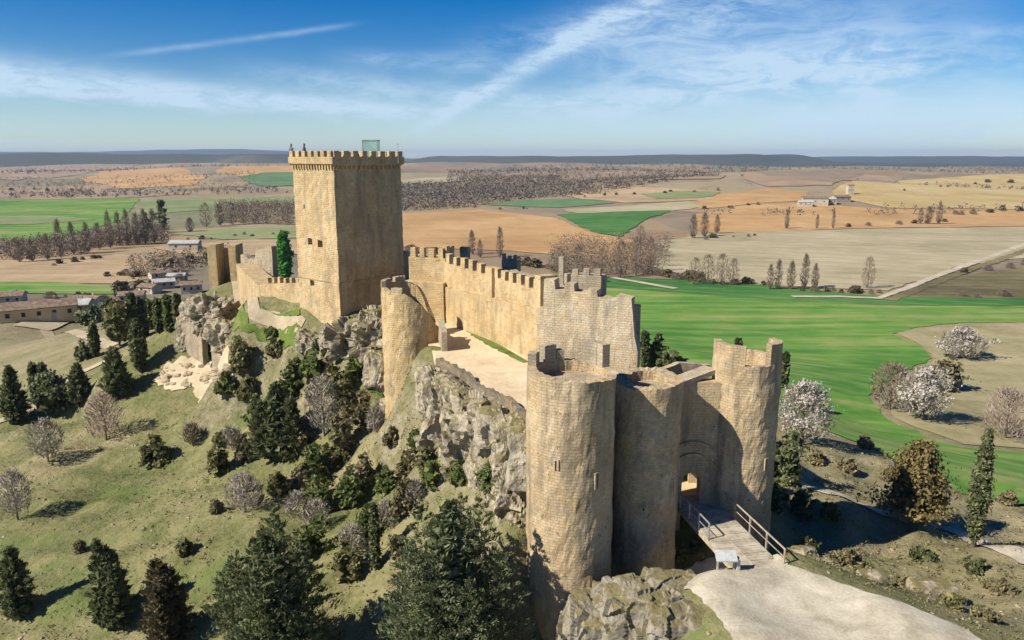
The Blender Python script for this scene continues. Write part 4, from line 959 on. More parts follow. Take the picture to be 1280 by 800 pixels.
# rock below the keep and left of the slim tower
rock('cliff', [blob(438, 425, 78.6, 2.6, 1.6, 1.7), blob(462, 430, 77, 1.8, 1.6, 2.4), blob(474, 470, 75, 1.4, 1.5, 2.8), blob(488, 520, 72.5, 1.2, 1.3, 2.2), blob(470, 405, 78.5, 1.6, 1.4, 1.6), blob(395, 428, 81, 2, 1.2, 1), blob(505, 575, 67, 1.8, 1.6, 1.3), blob(470, 560, 69.5, 1.3, 1.2, 1.2), blob(538, 548, 67, 1.3, 1.2, 1.6), blob(530, 580, 64, 1.2, 1.1, 1.0), blob(560, 585, 61, 1.3, 1.2, 1.5), blob(520, 610, 62, 1.0, .9, .6), blob(575, 625, 56, 1.1, 1, 1.2), blob(545, 470, 66.6, 1.0, 1.0, 1.6)], M['rock'], 2)
# left cliff
rock('cliff', [blob(246, 400, 104, 2.2, 2.4, 3.4), blob(266, 395, 101.5, 2.8, 2.6, 2.4), blob(290, 420, 97, 3, 2.2, 2.2), blob(320, 440, 92, 3, 1.8, 1.6), blob(345, 455, 86.5, 2.4, 1.6, 1.5), blob(240, 430, 103, 2, 1.8, 2.4)], M['rock'], 3)
drape('rubble_slope', [(190,478),(205,458),(232,446),(262,447),(290,458),(292,474),(268,482),(240,484),(215,490)], M['rubble'], .15, .6, .3, 9)
_rr = random.Random(6); _bl = []
for k in range(60):
    q = hit(_rr.uniform(200, 288), _rr.uniform(455, 482)); e_ = _rr.uniform(.15, .6) * _rr.uniform(.6, 1.2); _bl.append(((q.x, q.y, q.z + .02), (e_ * 1.15, e_, e_ * .7)))
rock('rubble_slope', _bl, M['rock_pale'], 4, 3, .6)
# foreground outcrop
rock('rock_outcrop', [blob(762, 800, 41.6, 2.6, 2.4, 2.7), blob(808, 775, 41.4, 2.9, 2.2, 2.1), blob(850, 785, 39.4, 2.4, 2.2, 1.6), blob(840, 732, 42.6, 1.7, 1.1, .8), blob(868, 822, 37.4, 2.1, 1.9, 1.4), blob(728, 806, 42.4, 1.6, 1.5, 2.2), blob(775, 762, 42.8, 2.0, 1.6, 1.5)], M['rock_grey'], 5, 6, .24)
rock('rock_outcrop', [blob(1005, 700, 46, .9, .8, .5), blob(1030, 712, 45, 1.2, .8, .5), blob(1165, 735, 45.5, 1.6, .9, .5), blob(1090, 722, 45.5, .9, .7, .35)], M['rock'], 6)
rock('rock_outcrop', [blob(300, 606, 67, 1, 1, .5), blob(312, 625, 65, 1.1, .9, .5), blob(360, 600, 66, .9, .7, .35), blob(400, 610, 64, .8, .7, .4), blob(340, 650, 61, .8, .6, .3)], M['rock'], 7, 4)

# ------------------------------------------------------------------ bridge
zd = 26.95
f0, f1 = atz(853, 637, zd), atz(902, 633, zd); n0, n1 = atz(927, 711, zd + .05), atz(984, 712, zd + .05)
n0 = f0 + (n1 - f1) + Vector((0, 0, 0)); bd = (n1 - f1).normalized(); bp = Vector((bd.y, -bd.x, 0))
br = empty('footbridge', (f0 + n1) / 2 - Vector((0, 0, .4)), 'pale plank footbridge with metal railings leading to the castle gate', 'bridge')
e0, e1 = f0 - bd * 2.2, f1 - bd * 2.2
pk = MB(); nb = 38; Lb = (n1 - e1).length; wdir = (f1 - f0).normalized(); wd_ = (f1 - f0).length
for k in range(nb):
    c_ = (e0 + e1) / 2 + bd * (Lb * (k + .5) / nb); pk.box((c_.x, c_.y, zd - .07), wd_, Lb / nb * .93, .07 + .006 * (k % 3), (wdir.x, wdir.y), .004)
pk.build('deck', M['deck'], br)
bmn = MB()
for s in (0, .5, 1): 
    a = e0.lerp(e1, s); b = a + bd * Lb; bmn.bar((a.x, a.y, zd - .25), (b.x, b.y, zd - .25), .2, .34)
bmn.build('beam', M['wood'], br)
sm = MB(); a = e0.lerp(e1, .42); sm.bar((a.x, a.y, zd + .03), (a.x + bd.x * Lb, a.y + bd.y * Lb, zd + .03), .09, .03); sm.build('kerb_rail', M['wood'], br)
for side_, a, npost, ln in ((1, f1, 5, (n1 - f1).length - .5), (0, f0, 4, (n1 - f1).length * .5)):
    a = a + bp * (-.06 if side_ else .06) * (1 if side_ else 1)
    rl = MB(); s0 = -.3
    for hh in (1.15, .6): 
        p, q = a + bd * s0, a + bd * ln; rl.bar((p.x, p.y, zd + hh), (q.x, q.y, zd + hh), .075 if hh > 1 else .04)
    rl.build('handrail', M['wood'] if side_ else M['steel'], br)
    for k in range(npost):
        p = a + bd * (s0 + (ln - s0) * k / (npost - 1)); po = MB(); po.box((p.x, p.y, zd - .1), .09, .09, 1.27, (bd.x, bd.y)); po.build('post', M['wood'] if side_ else M['steel'], br)
# information lectern
ip = hit(907, 714); ib = empty('information_board', ip, 'grey tilted information lectern on two legs beside the footbridge', 'information board')
for s in (-.5, .5):
    l_ = MB(); l_.box((ip.x + s, ip.y + .05, ip.z - .1), .1, .1, 1.0 if s < 0 else .95); l_.build('leg', M['wood'], ib)
p_ = MB(); z_ = ip.z + .98
p_.quad((ip.x - .68, ip.y - .3, z_ - .12), (ip.x + .62, ip.y - .3, z_ - .12), (ip.x + .62, ip.y + .3, z_ + .3), (ip.x - .68, ip.y + .3, z_ + .3))
p_.quad((ip.x - .68, ip.y - .3, z_ - .2), (ip.x + .62, ip.y - .3, z_ - .2), (ip.x + .62, ip.y + .3, z_ + .22), (ip.x - .68, ip.y + .3, z_ + .22))
for a, b in ((0, 1), (1, 2), (2, 3), (3, 0)):
    p_.quad(p_.v[a], p_.v[b], p_.v[4 + b], p_.v[4 + a])
p_.build('panel', M['panel'], ib)
bx = MB(); bx.box((ip.x + .74, ip.y + .12, ip.z - .1), .2, .4, .95, (1, .1)); bx.build('side_plate', M['panel'], ib)

# ------------------------------------------------------------------ vegetation
def leaves(P, D, size, rs, slim=1.0):
    """one small quad per point; D = outward direction"""
    n = len(P); A = rs.normal(size=(n, 3)); Nn = D + .9 * rs.normal(size=(n, 3)); Nn /= np.linalg.norm(Nn, axis=1)[:, None] + 1e-9
    U = np.cross(Nn, A); U /= np.linalg.norm(U, axis=1)[:, None] + 1e-9; W_ = np.cross(Nn, U)
    s = size * rs.uniform(.6, 1.4, n)[:, None]; U = U * s; W_ = W_ * s * slim
    V = np.stack([P - U - W_ * .4, P + U * .2 - W_, P + U + W_ * .3, P - U * .1 + W_], 1).reshape(-1, 3)
    return V, np.arange(n * 4).reshape(-1, 4)
PROF = {'cone': lambda t: (1 - t) ** .8 * min(1, t * 7 + .35), 'column': lambda t: (math.sin(math.pi * min(1, t * .93 + .05)) ** .6) * (1 - .35 * t), 'round': lambda t: math.sqrt(max(0, 1 - (2 * t - .9) ** 2 / 1.25)),
        'spread': lambda t: math.sqrt(max(0, 1 - (1.5 * t - .45) ** 2 / 1.15)), 'flame': lambda t: math.sin(math.pi * t ** .75) ** .75 * .98 + .02, 'pyramid': lambda t: (1 - t) ** .65 * min(1, t * 3.5 + .5), 'umbrella': lambda t: max(0, 1 - (2 * t - .6) ** 2) ** .5}
def crown_arrays(h, r, prof, nclump, per, size, seed, base=.1, clump=.3, slim=.7, core=0.0):
    rs = np.random.RandomState(seed); Ps, Ds = [], []
    for k in range(nclump):
        t = (rs.rand() ** .85); a = rs.uniform(0, 6.283); lob = .74 + .32 * math.sin(3 * a + seed) * math.sin(7 * t + seed * 1.3) + .1 * math.sin(5 * a - 11 * t)
        rr_ = r * PROF[prof](t) * (rs.rand() ** .3) * lob * rs.uniform(.88, 1.1)
        c = np.array((math.cos(a) * rr_, math.sin(a) * rr_, h * (base + (1 - base) * t)))
        cs = min(r, h * .5) * clump * rs.uniform(.55, 1.4) * (.45 + .55 * PROF[prof](t)); d = np.array((math.cos(a), math.sin(a), .55)); d /= np.linalg.norm(d)
        q = rs.normal(size=(per, 3)) * .5 * np.array((cs, cs, cs * .62)); q = q + d * np.abs(rs.normal(size=(per, 1))) * cs * .45
        Ps.append(c + q); Ds.append(np.tile(d, (per, 1)) + q / (cs + .01) * .6)
    P = np.concatenate(Ps); P[:, 2] = np.maximum(P[:, 2], .02 * h); D = np.concatenate(Ds)
    V, Q = leaves(P, D, size, rs, slim)
    if core:
        n = int(len(P) * core); t = rs.rand(n); a = rs.uniform(0, 6.283, n); rr_ = r * np.array([PROF[prof](x) for x in t]) * rs.rand(n) ** .5 * .78
        P2 = np.stack([np.cos(a) * rr_, np.sin(a) * rr_, h * (base + (.96 - base) * t)], 1); V2, Q2 = leaves(P2, rs.normal(size=P2.shape), size * 2.6, rs, .8)
        V, Q = np.concatenate([V, V2]), np.concatenate([Q, Q2 + len(V)])
    return V, Q
def bough_arrays(h, r, seed, leaders, size, nb=64, per=46, rise=.25):
    """conifer crown with several leaders; every leader carries whorls of boughs clothed in needles"""
    rs = np.random.RandomState(seed); Ps, Ds = [], []
    lead = [(0, 0, 1.0, .5)] if leaders == 1 else [(math.cos(k * 2.4) * .46 * math.sqrt((k + .4) / leaders) * 1.2, math.sin(k * 2.4) * .46 * math.sqrt((k + .4) / leaders) * 1.2, rs.uniform(.68, 1.0) * (1.05 - .3 * math.sqrt(k / leaders)), .5) for k in range(leaders)]
    for lx, ly, lh, _ in lead:
        lr = 1.0 if leaders == 1 else rs.uniform(.42, .6)
        for k in range(nb):
            t = (k + rs.rand()) / nb; z = h * lh * (.06 + .93 * t); L = r * lr * ((1 - t) ** .72 * min(1, .45 + t * 4)) * rs.uniform(.7, 1.15) + .04 * r
            a = k * 2.399 + rs.normal(0, .3); up_ = rise + .5 * t + rs.normal(0, .12)
            d = np.array((math.cos(a), math.sin(a), up_)); m_ = max(8, int(per * (.35 + L / r))); u = rs.rand(m_, 1) ** .6
            p = np.array((lx * r, ly * r, z)) + d * L * u; p[:, 2] -= (L * .22 * u[:, 0] ** 2)
            p += rs.normal(size=(m_, 3)) * np.array((.1, .1, .06)) * L * (1.15 - u * .7) + rs.normal(size=(m_, 3)) * size * .5
            Ps.append(p); dd_ = d + rs.normal(size=(m_, 3)) * .5 + np.array((0, 0, .5)); Ds.append(dd_)
    P = np.concatenate(Ps); P[:, 2] = np.maximum(P[:, 2], .01 * h); D = np.concatenate(Ds); n = len(P)
    D /= np.linalg.norm(D, axis=1)[:, None]; A = rs.normal(size=(n, 3)); W_ = np.cross(D, A); W_ /= np.linalg.norm(W_, axis=1)[:, None]
    sz = size * rs.uniform(.7, 1.5, n)[:, None]; U = D * sz * 1.7; W_ = W_ * sz * .62
    V = np.stack([P - U * .5 - W_ * .5, P - U * .4 + W_ * .6, P + U * .7 + W_ * .25, P + U * .7 - W_ * .25], 1).reshape(-1, 3)
    Q = np.arange(n * 4).reshape(-1, 4)
    n2 = int(n * .12); t = rs.rand(n2); a = rs.uniform(0, 6.283, n2); q = r * (1 - t) ** .7 * np.minimum(1, .5 + 3 * t) * rs.rand(n2) ** .5 * .6
    V2, Q2 = leaves(np.stack([np.cos(a) * q, np.sin(a) * q, h * (.04 + .8 * t)], 1), rs.normal(size=(n2, 3)), size * 3, rs, .8)
    return np.concatenate([V, V2]), np.concatenate([Q, Q2 + len(V)])
def trunk_mb(h, r0, seed, limbs=5, reach=.4, lean=.04, start=.3):
    rng = random.Random(seed); mb = MB(); pts = [(rng.uniform(-lean, lean) * h * k / 4, rng.uniform(-lean, lean) * h * k / 4, -.25 + (h + .25) * k / 4) for k in range(5)]
    mb.tube(pts, [r0, r0 * .8, r0 * .6, r0 * .4, r0 * .12], 7)
    for k in range(limbs):
        t = start + (.92 - start) * k / max(1, limbs - 1); i = min(3, int(t * 4)); p = Vector(pts[i]).lerp(Vector(pts[i + 1]), t * 4 - i); a = k * 2.4 + rng.random()
        L = h * reach * (1.1 - t) * rng.uniform(.7, 1.2); e = p + Vector((math.cos(a) * L, math.sin(a) * L, L * rng.uniform(.35, .8)))
        mb.tube([p, p.lerp(e, .5) + Vector((0, 0, L * .06)), e], [r0 * .38, r0 * .24, r0 * .06], 5)
    return mb
def bare_arrays(h, r, seed, ntw, size, prof='round', base=.15):
    """a bare crown: fine twigs fanning up and out from the limbs"""
    rs = np.random.RandomState(seed); V, n = [], ntw
    t = rs.rand(n); a = rs.uniform(0, 6.283, n); pr = np.array([PROF[prof](x) for x in t]); rr_ = r * pr * rs.rand(n) ** .5
    P = np.stack([np.cos(a) * rr_, np.sin(a) * rr_, h * (base + (1 - base) * t)], 1)
    d = np.stack([np.cos(a) * .6, np.sin(a) * .6, np.full(n, .9)], 1) + .45 * rs.normal(size=(n, 3)); d /= np.linalg.norm(d, axis=1)[:, None]
    L = size * rs.uniform(1.2, 3.0, n)[:, None]; s = np.cross(d, rs.normal(size=(n, 3))); s /= np.linalg.norm(s, axis=1)[:, None]; s *= size * .16
    V = np.stack([P - d * L * .5 - s, P - d * L * .5 + s, P + d * L * .5 + s * .3, P + d * L * .5 - s * .3], 1).reshape(-1, 3)
    return V, np.arange(n * 4).reshape(-1, 4)
_cache = {}
def plant(name, kind, px, py, hpx, wpx, label, cat='tree', group=None, seed=0, detail=1.0, pt=None, leaf=None, rot=None):
    """a tree or shrub rooted at a ground point; hpx, wpx = its size as seen"""
    p = pt or hit(px, py); sc_m = (Vector((p.x, p.y, p.z - CAMZ)).length) / math.hypot(F, math.hypot(px - 640, py - 400)) if not pt else 1
    h, r = hpx * sc_m, wpx * sc_m / 2
    h *= 1.06
    if kind[3] == 'cyp': r *= .68
    elif kind[3] in ('bush', 'tree'): r *= .9
    elif kind[3] in ('bare', 'blossom'): r *= .92
    prof, cmat, bmat, mode = kind
    root = empty(name, p, label, cat, group, rz=random.Random(seed).uniform(0, 6) if rot is None else rot)
    lf = (leaf or max(.06, sc_m * 2.0))
    if mode == 'bare' or mode == 'blossom':
        trunk_mb(h * .8, max(.06, h * .025), seed, 9, .42, .05, .22).build('trunk', bmat, root, smooth=True).matrix_parent_inverse.identity()
        A = bare_arrays(h, r, seed, int(800 * detail), lf * 1.7, prof, .18)
        npmesh('crown', A[0], A[1], M['twig_grey'] if mode == 'blossom' else cmat, root)
        if mode == 'blossom':
            A = crown_arrays(h, r, prof, int(46 * detail), 34, lf * .7, seed + 1, .2, .26, .8); npmesh('blossom', A[0], A[1], cmat, root)
    else:
        trunk_mb(h * (.85 if mode != 'bush' else .5), max(.05, h * .022 if mode != 'bush' else h * .04), seed, 6, .3 if mode != 'bush' else .8, .03, .15).build('trunk', bmat, root, smooth=True).matrix_parent_inverse.identity()
        base = {'bush': .04, 'tree': .16, 'pine': .06, 'cyp': .07, 'stem': .12}[mode]
        cl_ = {'bush': .36, 'tree': .32, 'pine': .24, 'cyp': .4, 'stem': .3}[mode]
        nc = int({'bush': 42, 'tree': 75, 'pine': 220, 'cyp': 110, 'stem': 80}[mode] * detail)
        if mode == 'pine':
            ld = 1 if wpx < 60 else (3 if wpx < 110 else 11)
            A = bough_arrays(h, r, seed, ld, lf * 1.0, 90 if ld < 11 else 80, int(30 + 26 * min(2, detail)), .2 if prof == 'spread' else .3)
        elif mode == 'bush':
            rb = random.Random(seed * 3 + 1); VV, QQ, c0 = [], [], 0
            for q in range(4):
                f_ = 1.0 if q == 0 else rb.uniform(.45, .8); an_ = rb.uniform(0, 6.28); of = 0 if q == 0 else r * rb.uniform(.35, .75)
                v_, q_ = crown_arrays(h * f_, r * (.7 if q == 0 else .5), prof, max(6, nc // 3), 40, lf, seed + q * 17, base, .42, .7, .08)
                VV.append(v_ + np.array((math.cos(an_) * of, math.sin(an_) * of, 0))); QQ.append(q_ + c0); c0 += len(v_)
            A = (np.concatenate(VV), np.concatenate(QQ))
        else: A = crown_arrays(h, r, prof, nc, 44, lf, seed, base, cl_, .5 if mode in ('pine', 'cyp') else .7, .12)
        npmesh('crown', A[0], A[1], cmat, root)
    return root
K = {
 'dkspread': ('spread', M['leaf_dark'], M['bark'], 'pine'),
 'cyp': ('flame', M['leaf_dark'], M['bark'], 'cyp'), 'col': ('column', M['leaf_dark'], M['bark'], 'cyp'), 'cone': ('cone', M['leaf_dark'], M['bark'], 'pine'), 'pyr': ('pyramid', M['leaf_dark'], M['bark'], 'pine'),
 'roundblue': ('round', M['leaf_blue'], M['bark'], 'tree'), 'bigpine': ('pyramid', M['leaf_pine'], M['bark'], 'pine'), 'bigblue': ('spread', M['leaf_blue'], M['bark'], 'pine'), 'bushdark': ('spread', M['leaf_dark'], M['bark'], 'bush'), 'bushblue': ('spread', M['leaf_pine'], M['bark'], 'bush'),
 'bushgreen': ('spread', M['leaf_green'], M['bark'], 'bush'), 'busholive': ('spread', M['leaf_olive'], M['bark'], 'bush'), 'scrub': ('spread', M['scrub'], M['bark_pale'], 'bush'), 'rust': ('pyramid', M['leaf_rust'], M['bark'], 'pine'), 'brown': ('pyramid', M['leaf_brown'], M['bark'], 'stem'),
 'bare': ('round', M['twig'], M['bark'], 'bare'), 'baregrey': ('round', M['twig_grey'], M['bark_pale'], 'bare'), 'barepink': ('spread', M['twig_pink'], M['bark'], 'bare'), 'barecol': ('column', M['twig'], M['bark'], 'bare'), 'blossom': ('round', M['blossom'], M['bark'], 'blossom'),
 'umb': ('umbrella', M['leaf_blue'], M['bark'], 'tree'), 'ivy': ('column', M['leaf_ivy'], M['bark'], 'cyp'), 'olive': ('round', M['leaf_olive'], M['bark'], 'tree'), 'greencyp': ('column', M['leaf_green'], M['bark'], 'cyp'),
}
T_ = [
 ('conifer', 'cone', 20, 528, 68, 36, 'dark bushy conifer at the left edge of the slope beside the path', 1, 1.2),
 ('round_tree', 'roundblue', 65, 518, 48, 46, 'round blue green tree on a short trunk left on the slope', 2, 1.2),
 ('conifer', 'cone', 101, 505, 48, 30, 'small pointed conifer right of the round blue green tree', 3, 1),
 ('conifer', 'cone', 148, 497, 60, 42, 'broad dark conifer casting a shadow up to the pale rubble', 4, 1.3),
 ('cypress', 'cyp', 176, 464, 62, 25, 'spindle shaped dark cypress standing alone above the broad dark conifer', 5, 1.2),
 ('cypress', 'col', 120, 446, 40, 13, 'dark slim cypress beside the end of the pale track', 6, .8),
 ('shrub', 'bushdark', 104, 450, 26, 22, 'dark shrub left of the slim cypress by the pale track', 7, .7),
 ('cypress', 'col', 44, 486, 30, 11, 'short dark cypress, left one of a pair behind the round tree', 8, .7),
 ('cypress', 'col', 55, 484, 27, 11, 'short dark cypress, right one of a pair behind the round tree', 9, .7),
 ('tree', 'olive', 150, 433, 52, 36, 'olive green tree leaning over the track below the cypress row', 10, 1.1),
 ('cypress', 'col', 169, 425, 56, 13, 'tall dark cypress above the olive green tree', 11, .8),
 ('cypress', 'col', 181, 420, 42, 11, 'narrow dark cypress right of the tall one above the olive tree', 12, .7),
 ('cypress', 'col', 200, 416, 40, 14, 'dark cypress, left one of the row below the cliff top', 13, .7),
 ('cypress', 'greencyp', 212, 414, 42, 13, 'greenish cypress second in the row below the cliff top', 14, .7),
 ('cypress', 'col', 224, 412, 42, 13, 'dark cypress third in the row below the cliff top', 15, .7),
 ('cypress', 'greencyp', 190, 412, 34, 14, 'pale green cypress starting the row below the cliff top', 16, .7),
 ('umbrella_pine', 'umb', 117, 405, 20, 42, 'flat topped blue green umbrella pine beside the white yard', 17, .9),
 ('umbrella_pine', 'umb', 138, 398, 22, 36, 'darker umbrella pine right of the first by the village houses', 18, .9),
 ('shrub', 'busholive', 196, 580, 38, 36, 'small ragged shrub tree alone in the middle of the grass slope', 19, 1.1),
 ('shrub', 'busholive', 276, 590, 46, 34, 'olive scrub bush right of the ragged shrub on the grass', 20, 1),
 ('pine', 'dkspread', 350, 572, 104, 92, 'big dark spreading pine on the slope below the keep', 21, 2.0),
 ('shrub', 'bushgreen', 322, 548, 50, 40, 'green bush on the left flank of the big dark pine', 22, 1),
 ('bare_tree', 'baregrey', 405, 545, 72, 50, 'grey leafless tree right of the big dark pine', 23, 1.4),
 ('bare_tree', 'baregrey', 60, 577, 52, 46, 'pale grey leafless tree casting a long shadow on the left grass', 24, 1.1),
 ('bare_tree', 'baregrey', 22, 650, 62, 42, 'pale leafless tree at the left frame edge lower on the slope', 25, 1.1),
 ('bare_tree', 'barepink', 133, 550, 56, 52, 'thin brownish leafless tree below the broad dark conifer', 26, .9),
 ('bare_tree', 'bare', 241, 556, 26, 26, 'tiny leafless sapling above the scrub on the grass slope', 27, .5),
 ('bare_tree', 'baregrey', 306, 640, 48, 52, 'grey leafless thorn bush among rocks in the slope centre', 28, 1),
 ('conifer', 'pyr', 25, 770, 88, 54, 'dark twin topped conifer in the lower left corner', 29, 1.5),
 ('conifer', 'pyr', 142, 782, 118, 84, 'dark green pointed conifer at the bottom left with a shadow beside it', 30, 2),
 ('conifer', 'rust', 212, 806, 120, 90, 'rust tinged dark conifer right of the pointed one at the bottom', 31, 2),
 ('pine', 'bigpine', 345, 866, 238, 196, 'large many topped pine at the bottom, left of the yellow grass gap', 32, 4),
 ('pine', 'bigblue', 566, 862, 282, 232, 'huge blue green pine filling the gully before the foreground tower', 33, 5),
 ('cypress', 'col', 470, 712, 84, 16, 'narrow dark cypress in the gully left of the huge pine', 34, .9),
 ('shrub', 'bushgreen', 632, 612, 52, 62, 'green and brown bush clinging to the cliff beside the foreground tower', 35, 1.2),
 ('shrub', 'busholive', 300, 462, 40, 46, 'olive bush growing at the foot of the retaining wall', 36, .9),
 ('ivy_bush', 'ivy', 357, 352, 58, 27, 'bright green ivy covered tree behind the curtain wall by the keep', 37, 1),
 ('blossom_tree', 'blossom', 1003, 556, 74, 74, 'white flowering almond beside the right gate tower', 38, 1.6),
 ('shrub', 'bushblue', 985, 602, 66, 64, 'grey green bush below the white almond at the right gate tower', 39, 1.2),
 ('blossom_tree', 'blossom', 1152, 526, 64, 66, 'white flowering almond standing at the edge of the green field', 40, 1.4),
 ('bare_tree', 'bare', 1112, 512, 56, 58, 'brownish leafless tree left of the white almond at the field edge', 41, 1.2),
 ('tree', 'scrub', 1186, 488, 42, 56, 'grey green scrubby tree behind the white almond', 42, 1),
 ('blossom_tree', 'blossom', 1200, 448, 34, 62, 'low wide white almond in the dry field beyond the others', 43, 1.1),
 ('conifer', 'brown', 1142, 655, 100, 96, 'brownish conical conifer on a thin stem beside the pale path', 44, 2.2),
 ('cypress', 'cyp', 1216, 684, 146, 31, 'tall dark spindle cypress on a bare stem right of the brown conifer', 45, 2),
 ('bare_tree', 'barepink', 1256, 548, 62, 62, 'pinkish leafless tree near the right edge above the tall cypress', 46, 1.1),
 ('cypress', 'col', 805, 464, 48, 9, 'slim cypress rising behind the ruined edge of the cross wall', 47, .6),
 ('tree', 'bushdark', 824, 460, 40, 32, 'dark bushy tree behind the gate front wall', 48, .8),
 ('shrub', 'bushdark', 842, 464, 24, 28, 'low dark bush right of the bushy tree behind the gate front', 49, .6),
 ('cypress', 'col', 921, 462, 36, 8, 'slim cypress seen through the gap in the right gate tower battlements', 50, .5),
 ('cypress', 'col', 979, 486, 44, 10, 'slim cypress just right of the right gate tower', 51, .6),
 ('cypress', 'col', 1012, 512, 28, 9, 'short dark cypress behind the white almond by the tower', 52, .5),
]
for nm, kd, px, py, h_, w_, lab, sd, det in T_: plant(nm, K[kd], px, py, h_, w_, lab, 'shrub' if nm in ('shrub', 'ivy_bush') else 'tree', None, sd, det)
# second tops that make the big foreground conifers many pointed
rngb = random.Random(77)
scrubspots = [(432,560,60,34,'scrub'),(400,640,44,50,'bushgreen'),(380,610,30,34,'scrub'),
 (530,590,30,36,'busholive'),(540,610,34,40,'bushgreen'),(505,640,40,40,'scrub'),(600,520,18,34,'scrub'),(580,500,16,30,'busholive'),(628,545,20,40,'scrub'),(640,520,14,26,'scrub'),
 (330,690,30,40,'busholive'),(380,560,26,30,'scrub'),(310,575,26,28,'scrub'),(270,640,14,18,'scrub'),(230,690,18,22,'busholive'),(100,690,14,18,'scrub'),(440,480,34,28,'bushgreen'),(430,520,46,34,'busholive'),(455,530,40,34,'scrub'),(470,480,22,22,'bushgreen'),
 (720,650,18,16,'scrub'),(1040,705,14,26,'scrub'),(1080,720,14,30,'busholive'),(1130,735,14,30,'scrub'),(1190,760,16,36,'busholive'),(1230,775,16,34,'scrub'),(1250,740,16,34,'scrub'),(1010,690,16,26,'busholive'),(1060,700,12,26,'scrub'),
 (1000,640,30,40,'bushdark'),(1040,650,20,36,'bushdark'),(970,640,34,36,'bushdark'),(1080,560,14,24,'scrub'),(1060,590,16,24,'scrub'),(1260,630,16,26,'scrub'),(1110,600,14,20,'scrub'),(1020,580,18,26,'scrub'),
 (870,690,14,24,'busholive'),(850,700,16,26,'bushgreen'),(1150,700,16,44,'bushdark'),(1220,712,14,40,'bushdark'),
 (520,560,22,26,'bushgreen'),(392,470,30,34,'bushgreen'),(415,490,36,36,'busholive'),(360,500,34,40,'bushgreen'),(310,500,28,34,'busholive'),(285,490,24,30,'bushgreen'),(395,600,46,48,'bushgreen'),(420,585,44,44,'busholive'),(440,630,46,46,'bushgreen'),(455,610,40,40,'scrub'),(400,690,46,54,'bushgreen'),(430,720,44,48,'busholive'),(375,700,36,42,'scrub'),(465,670,40,40,'bushgreen'),(350,620,30,36,'busholive'),(485,615,34,36,'bushgreen'),(510,590,26,30,'scrub'),(575,600,26,34,'bushgreen'),(610,570,20,36,'bushgreen'),(590,545,20,30,'busholive'),(650,575,24,30,'bushgreen'),(345,445,20,26,'busholive'),(410,450,18,24,'scrub'),(395,665,40,44,'bareb'),(485,660,36,34,'bareb'),(500,700,30,44,'scrub'),(470,540,30,26,'bareb'),(372,645,30,34,'bareb'),(520,625,24,30,'bareb'),(440,690,34,40,'bareb'),(290,560,26,30,'bareb'),(390,500,24,26,'scrub'),(370,470,20,26,'busholive'),(340,420,10,20,'bushgreen'),(275,440,18,22,'scrub'),(490,555,20,20,'scrub')]
K['bareb'] = ('spread', M['twig_grey'], M['bark_pale'], 'bare')
words = {'bareb': 'leafless grey', 'bushgreen': 'green', 'busholive': 'olive', 'scrub': 'dry brownish', 'bushdark': 'dark'}
def near_what(px, py):
    if px < 345 and py < 520: return 'on the rocky brow left of the keep'
    if px < 345: return 'in the open grass of the left slope'
    if px < 490 and py < 545: return 'on the bank below the keep'
    if px < 490: return 'in the thicket between the big dark pine and the gully'
    if px < 560 : return 'among rocks at the foot of the slim round tower'
    if px < 740: return 'on the cliff under the courtyard parapet'
    if px < 900: return 'on the outcrop left of the footbridge'
    if py > 685: return 'along the rough edge of the pale forecourt'
    if py > 630: return 'in the shady ditch right of the gate tower'
    return 'on the dry bank below the green field'
for i, (px, py, h_, w_, kd) in enumerate(scrubspots):
    plant('shrub', K[kd], px, py, h_, w_, f'low {words[kd]} shrub {near_what(px, py)}', 'shrub', f'{words[kd]} shrubs {near_what(px, py)}', 200 + i, .75)

# trees of the plain, each its own thing; crowns shared between copies
far_mesh = []
for k in range(6):
    A = bare_arrays(1, .2 if k < 4 else .32, 900 + k, 520, .05, 'column' if k < 4 else 'round', .06); A2 = None
    far_mesh.append((npmesh('crown', A[0], A[1], M['twig'], link=False), trunk_mb(.85, .018, 40 + k, 6, .2, .02, .2)))
tr_me = []
for k, (c_, tmb) in enumerate(far_mesh):
    o = tmb.build('trunk', M['bark']); tr_me.append(o.data); bpy.data.objects.remove(o)
A = crown_arrays(1, .16, 'column', 60, 14, .05, 950, .05, .5, .6); ev_me = npmesh('crown', A[0], A[1], M['leaf_pine'], link=False)
A = crown_arrays(1, .62, 'spread', 50, 16, .1, 951, .05, .4, .8); bush_me = npmesh('crown', A[0], A[1], M['leaf_rust'], link=False)
A = bare_arrays(1, .6, 952, 700, .1, 'spread', .05); bushb_me = npmesh('crown', A[0], A[1], M['twig'], link=False)
def far_tree(px, py, hpx, wpx, label, group, var=0, kind='bare'):
    p = hit(px, py); s = Vector((p.x, p.y, p.z - CAMZ)).length / math.hypot(F, math.hypot(px - 640, py - 400)); rng = random.Random(px * 7 + py)
    root = empty('poplar' if kind != 'bush' else 'bush', p, label, 'tree' if kind != 'bush' else 'bush', group, rng.uniform(0, 6))
    me = {'bare': far_mesh[var][0], 'ever': ev_me, 'bush': bush_me if var % 2 else bushb_me}[kind]
    r0 = {'bare': .2 if var < 4 else .32, 'ever': .16, 'bush': .62}[kind]
    c_ = bpy.data.objects.new('crown', me); C.objects.link(c_); c_.parent = root; c_.scale = (wpx * s / 2 / r0, wpx * s / 2 / r0, hpx * s)
    if kind != 'bush':
        t_ = bpy.data.objects.new('trunk', tr_me[var]); C.objects.link(t_); t_.parent = root; t_.scale = (hpx * s,) * 3
    return root
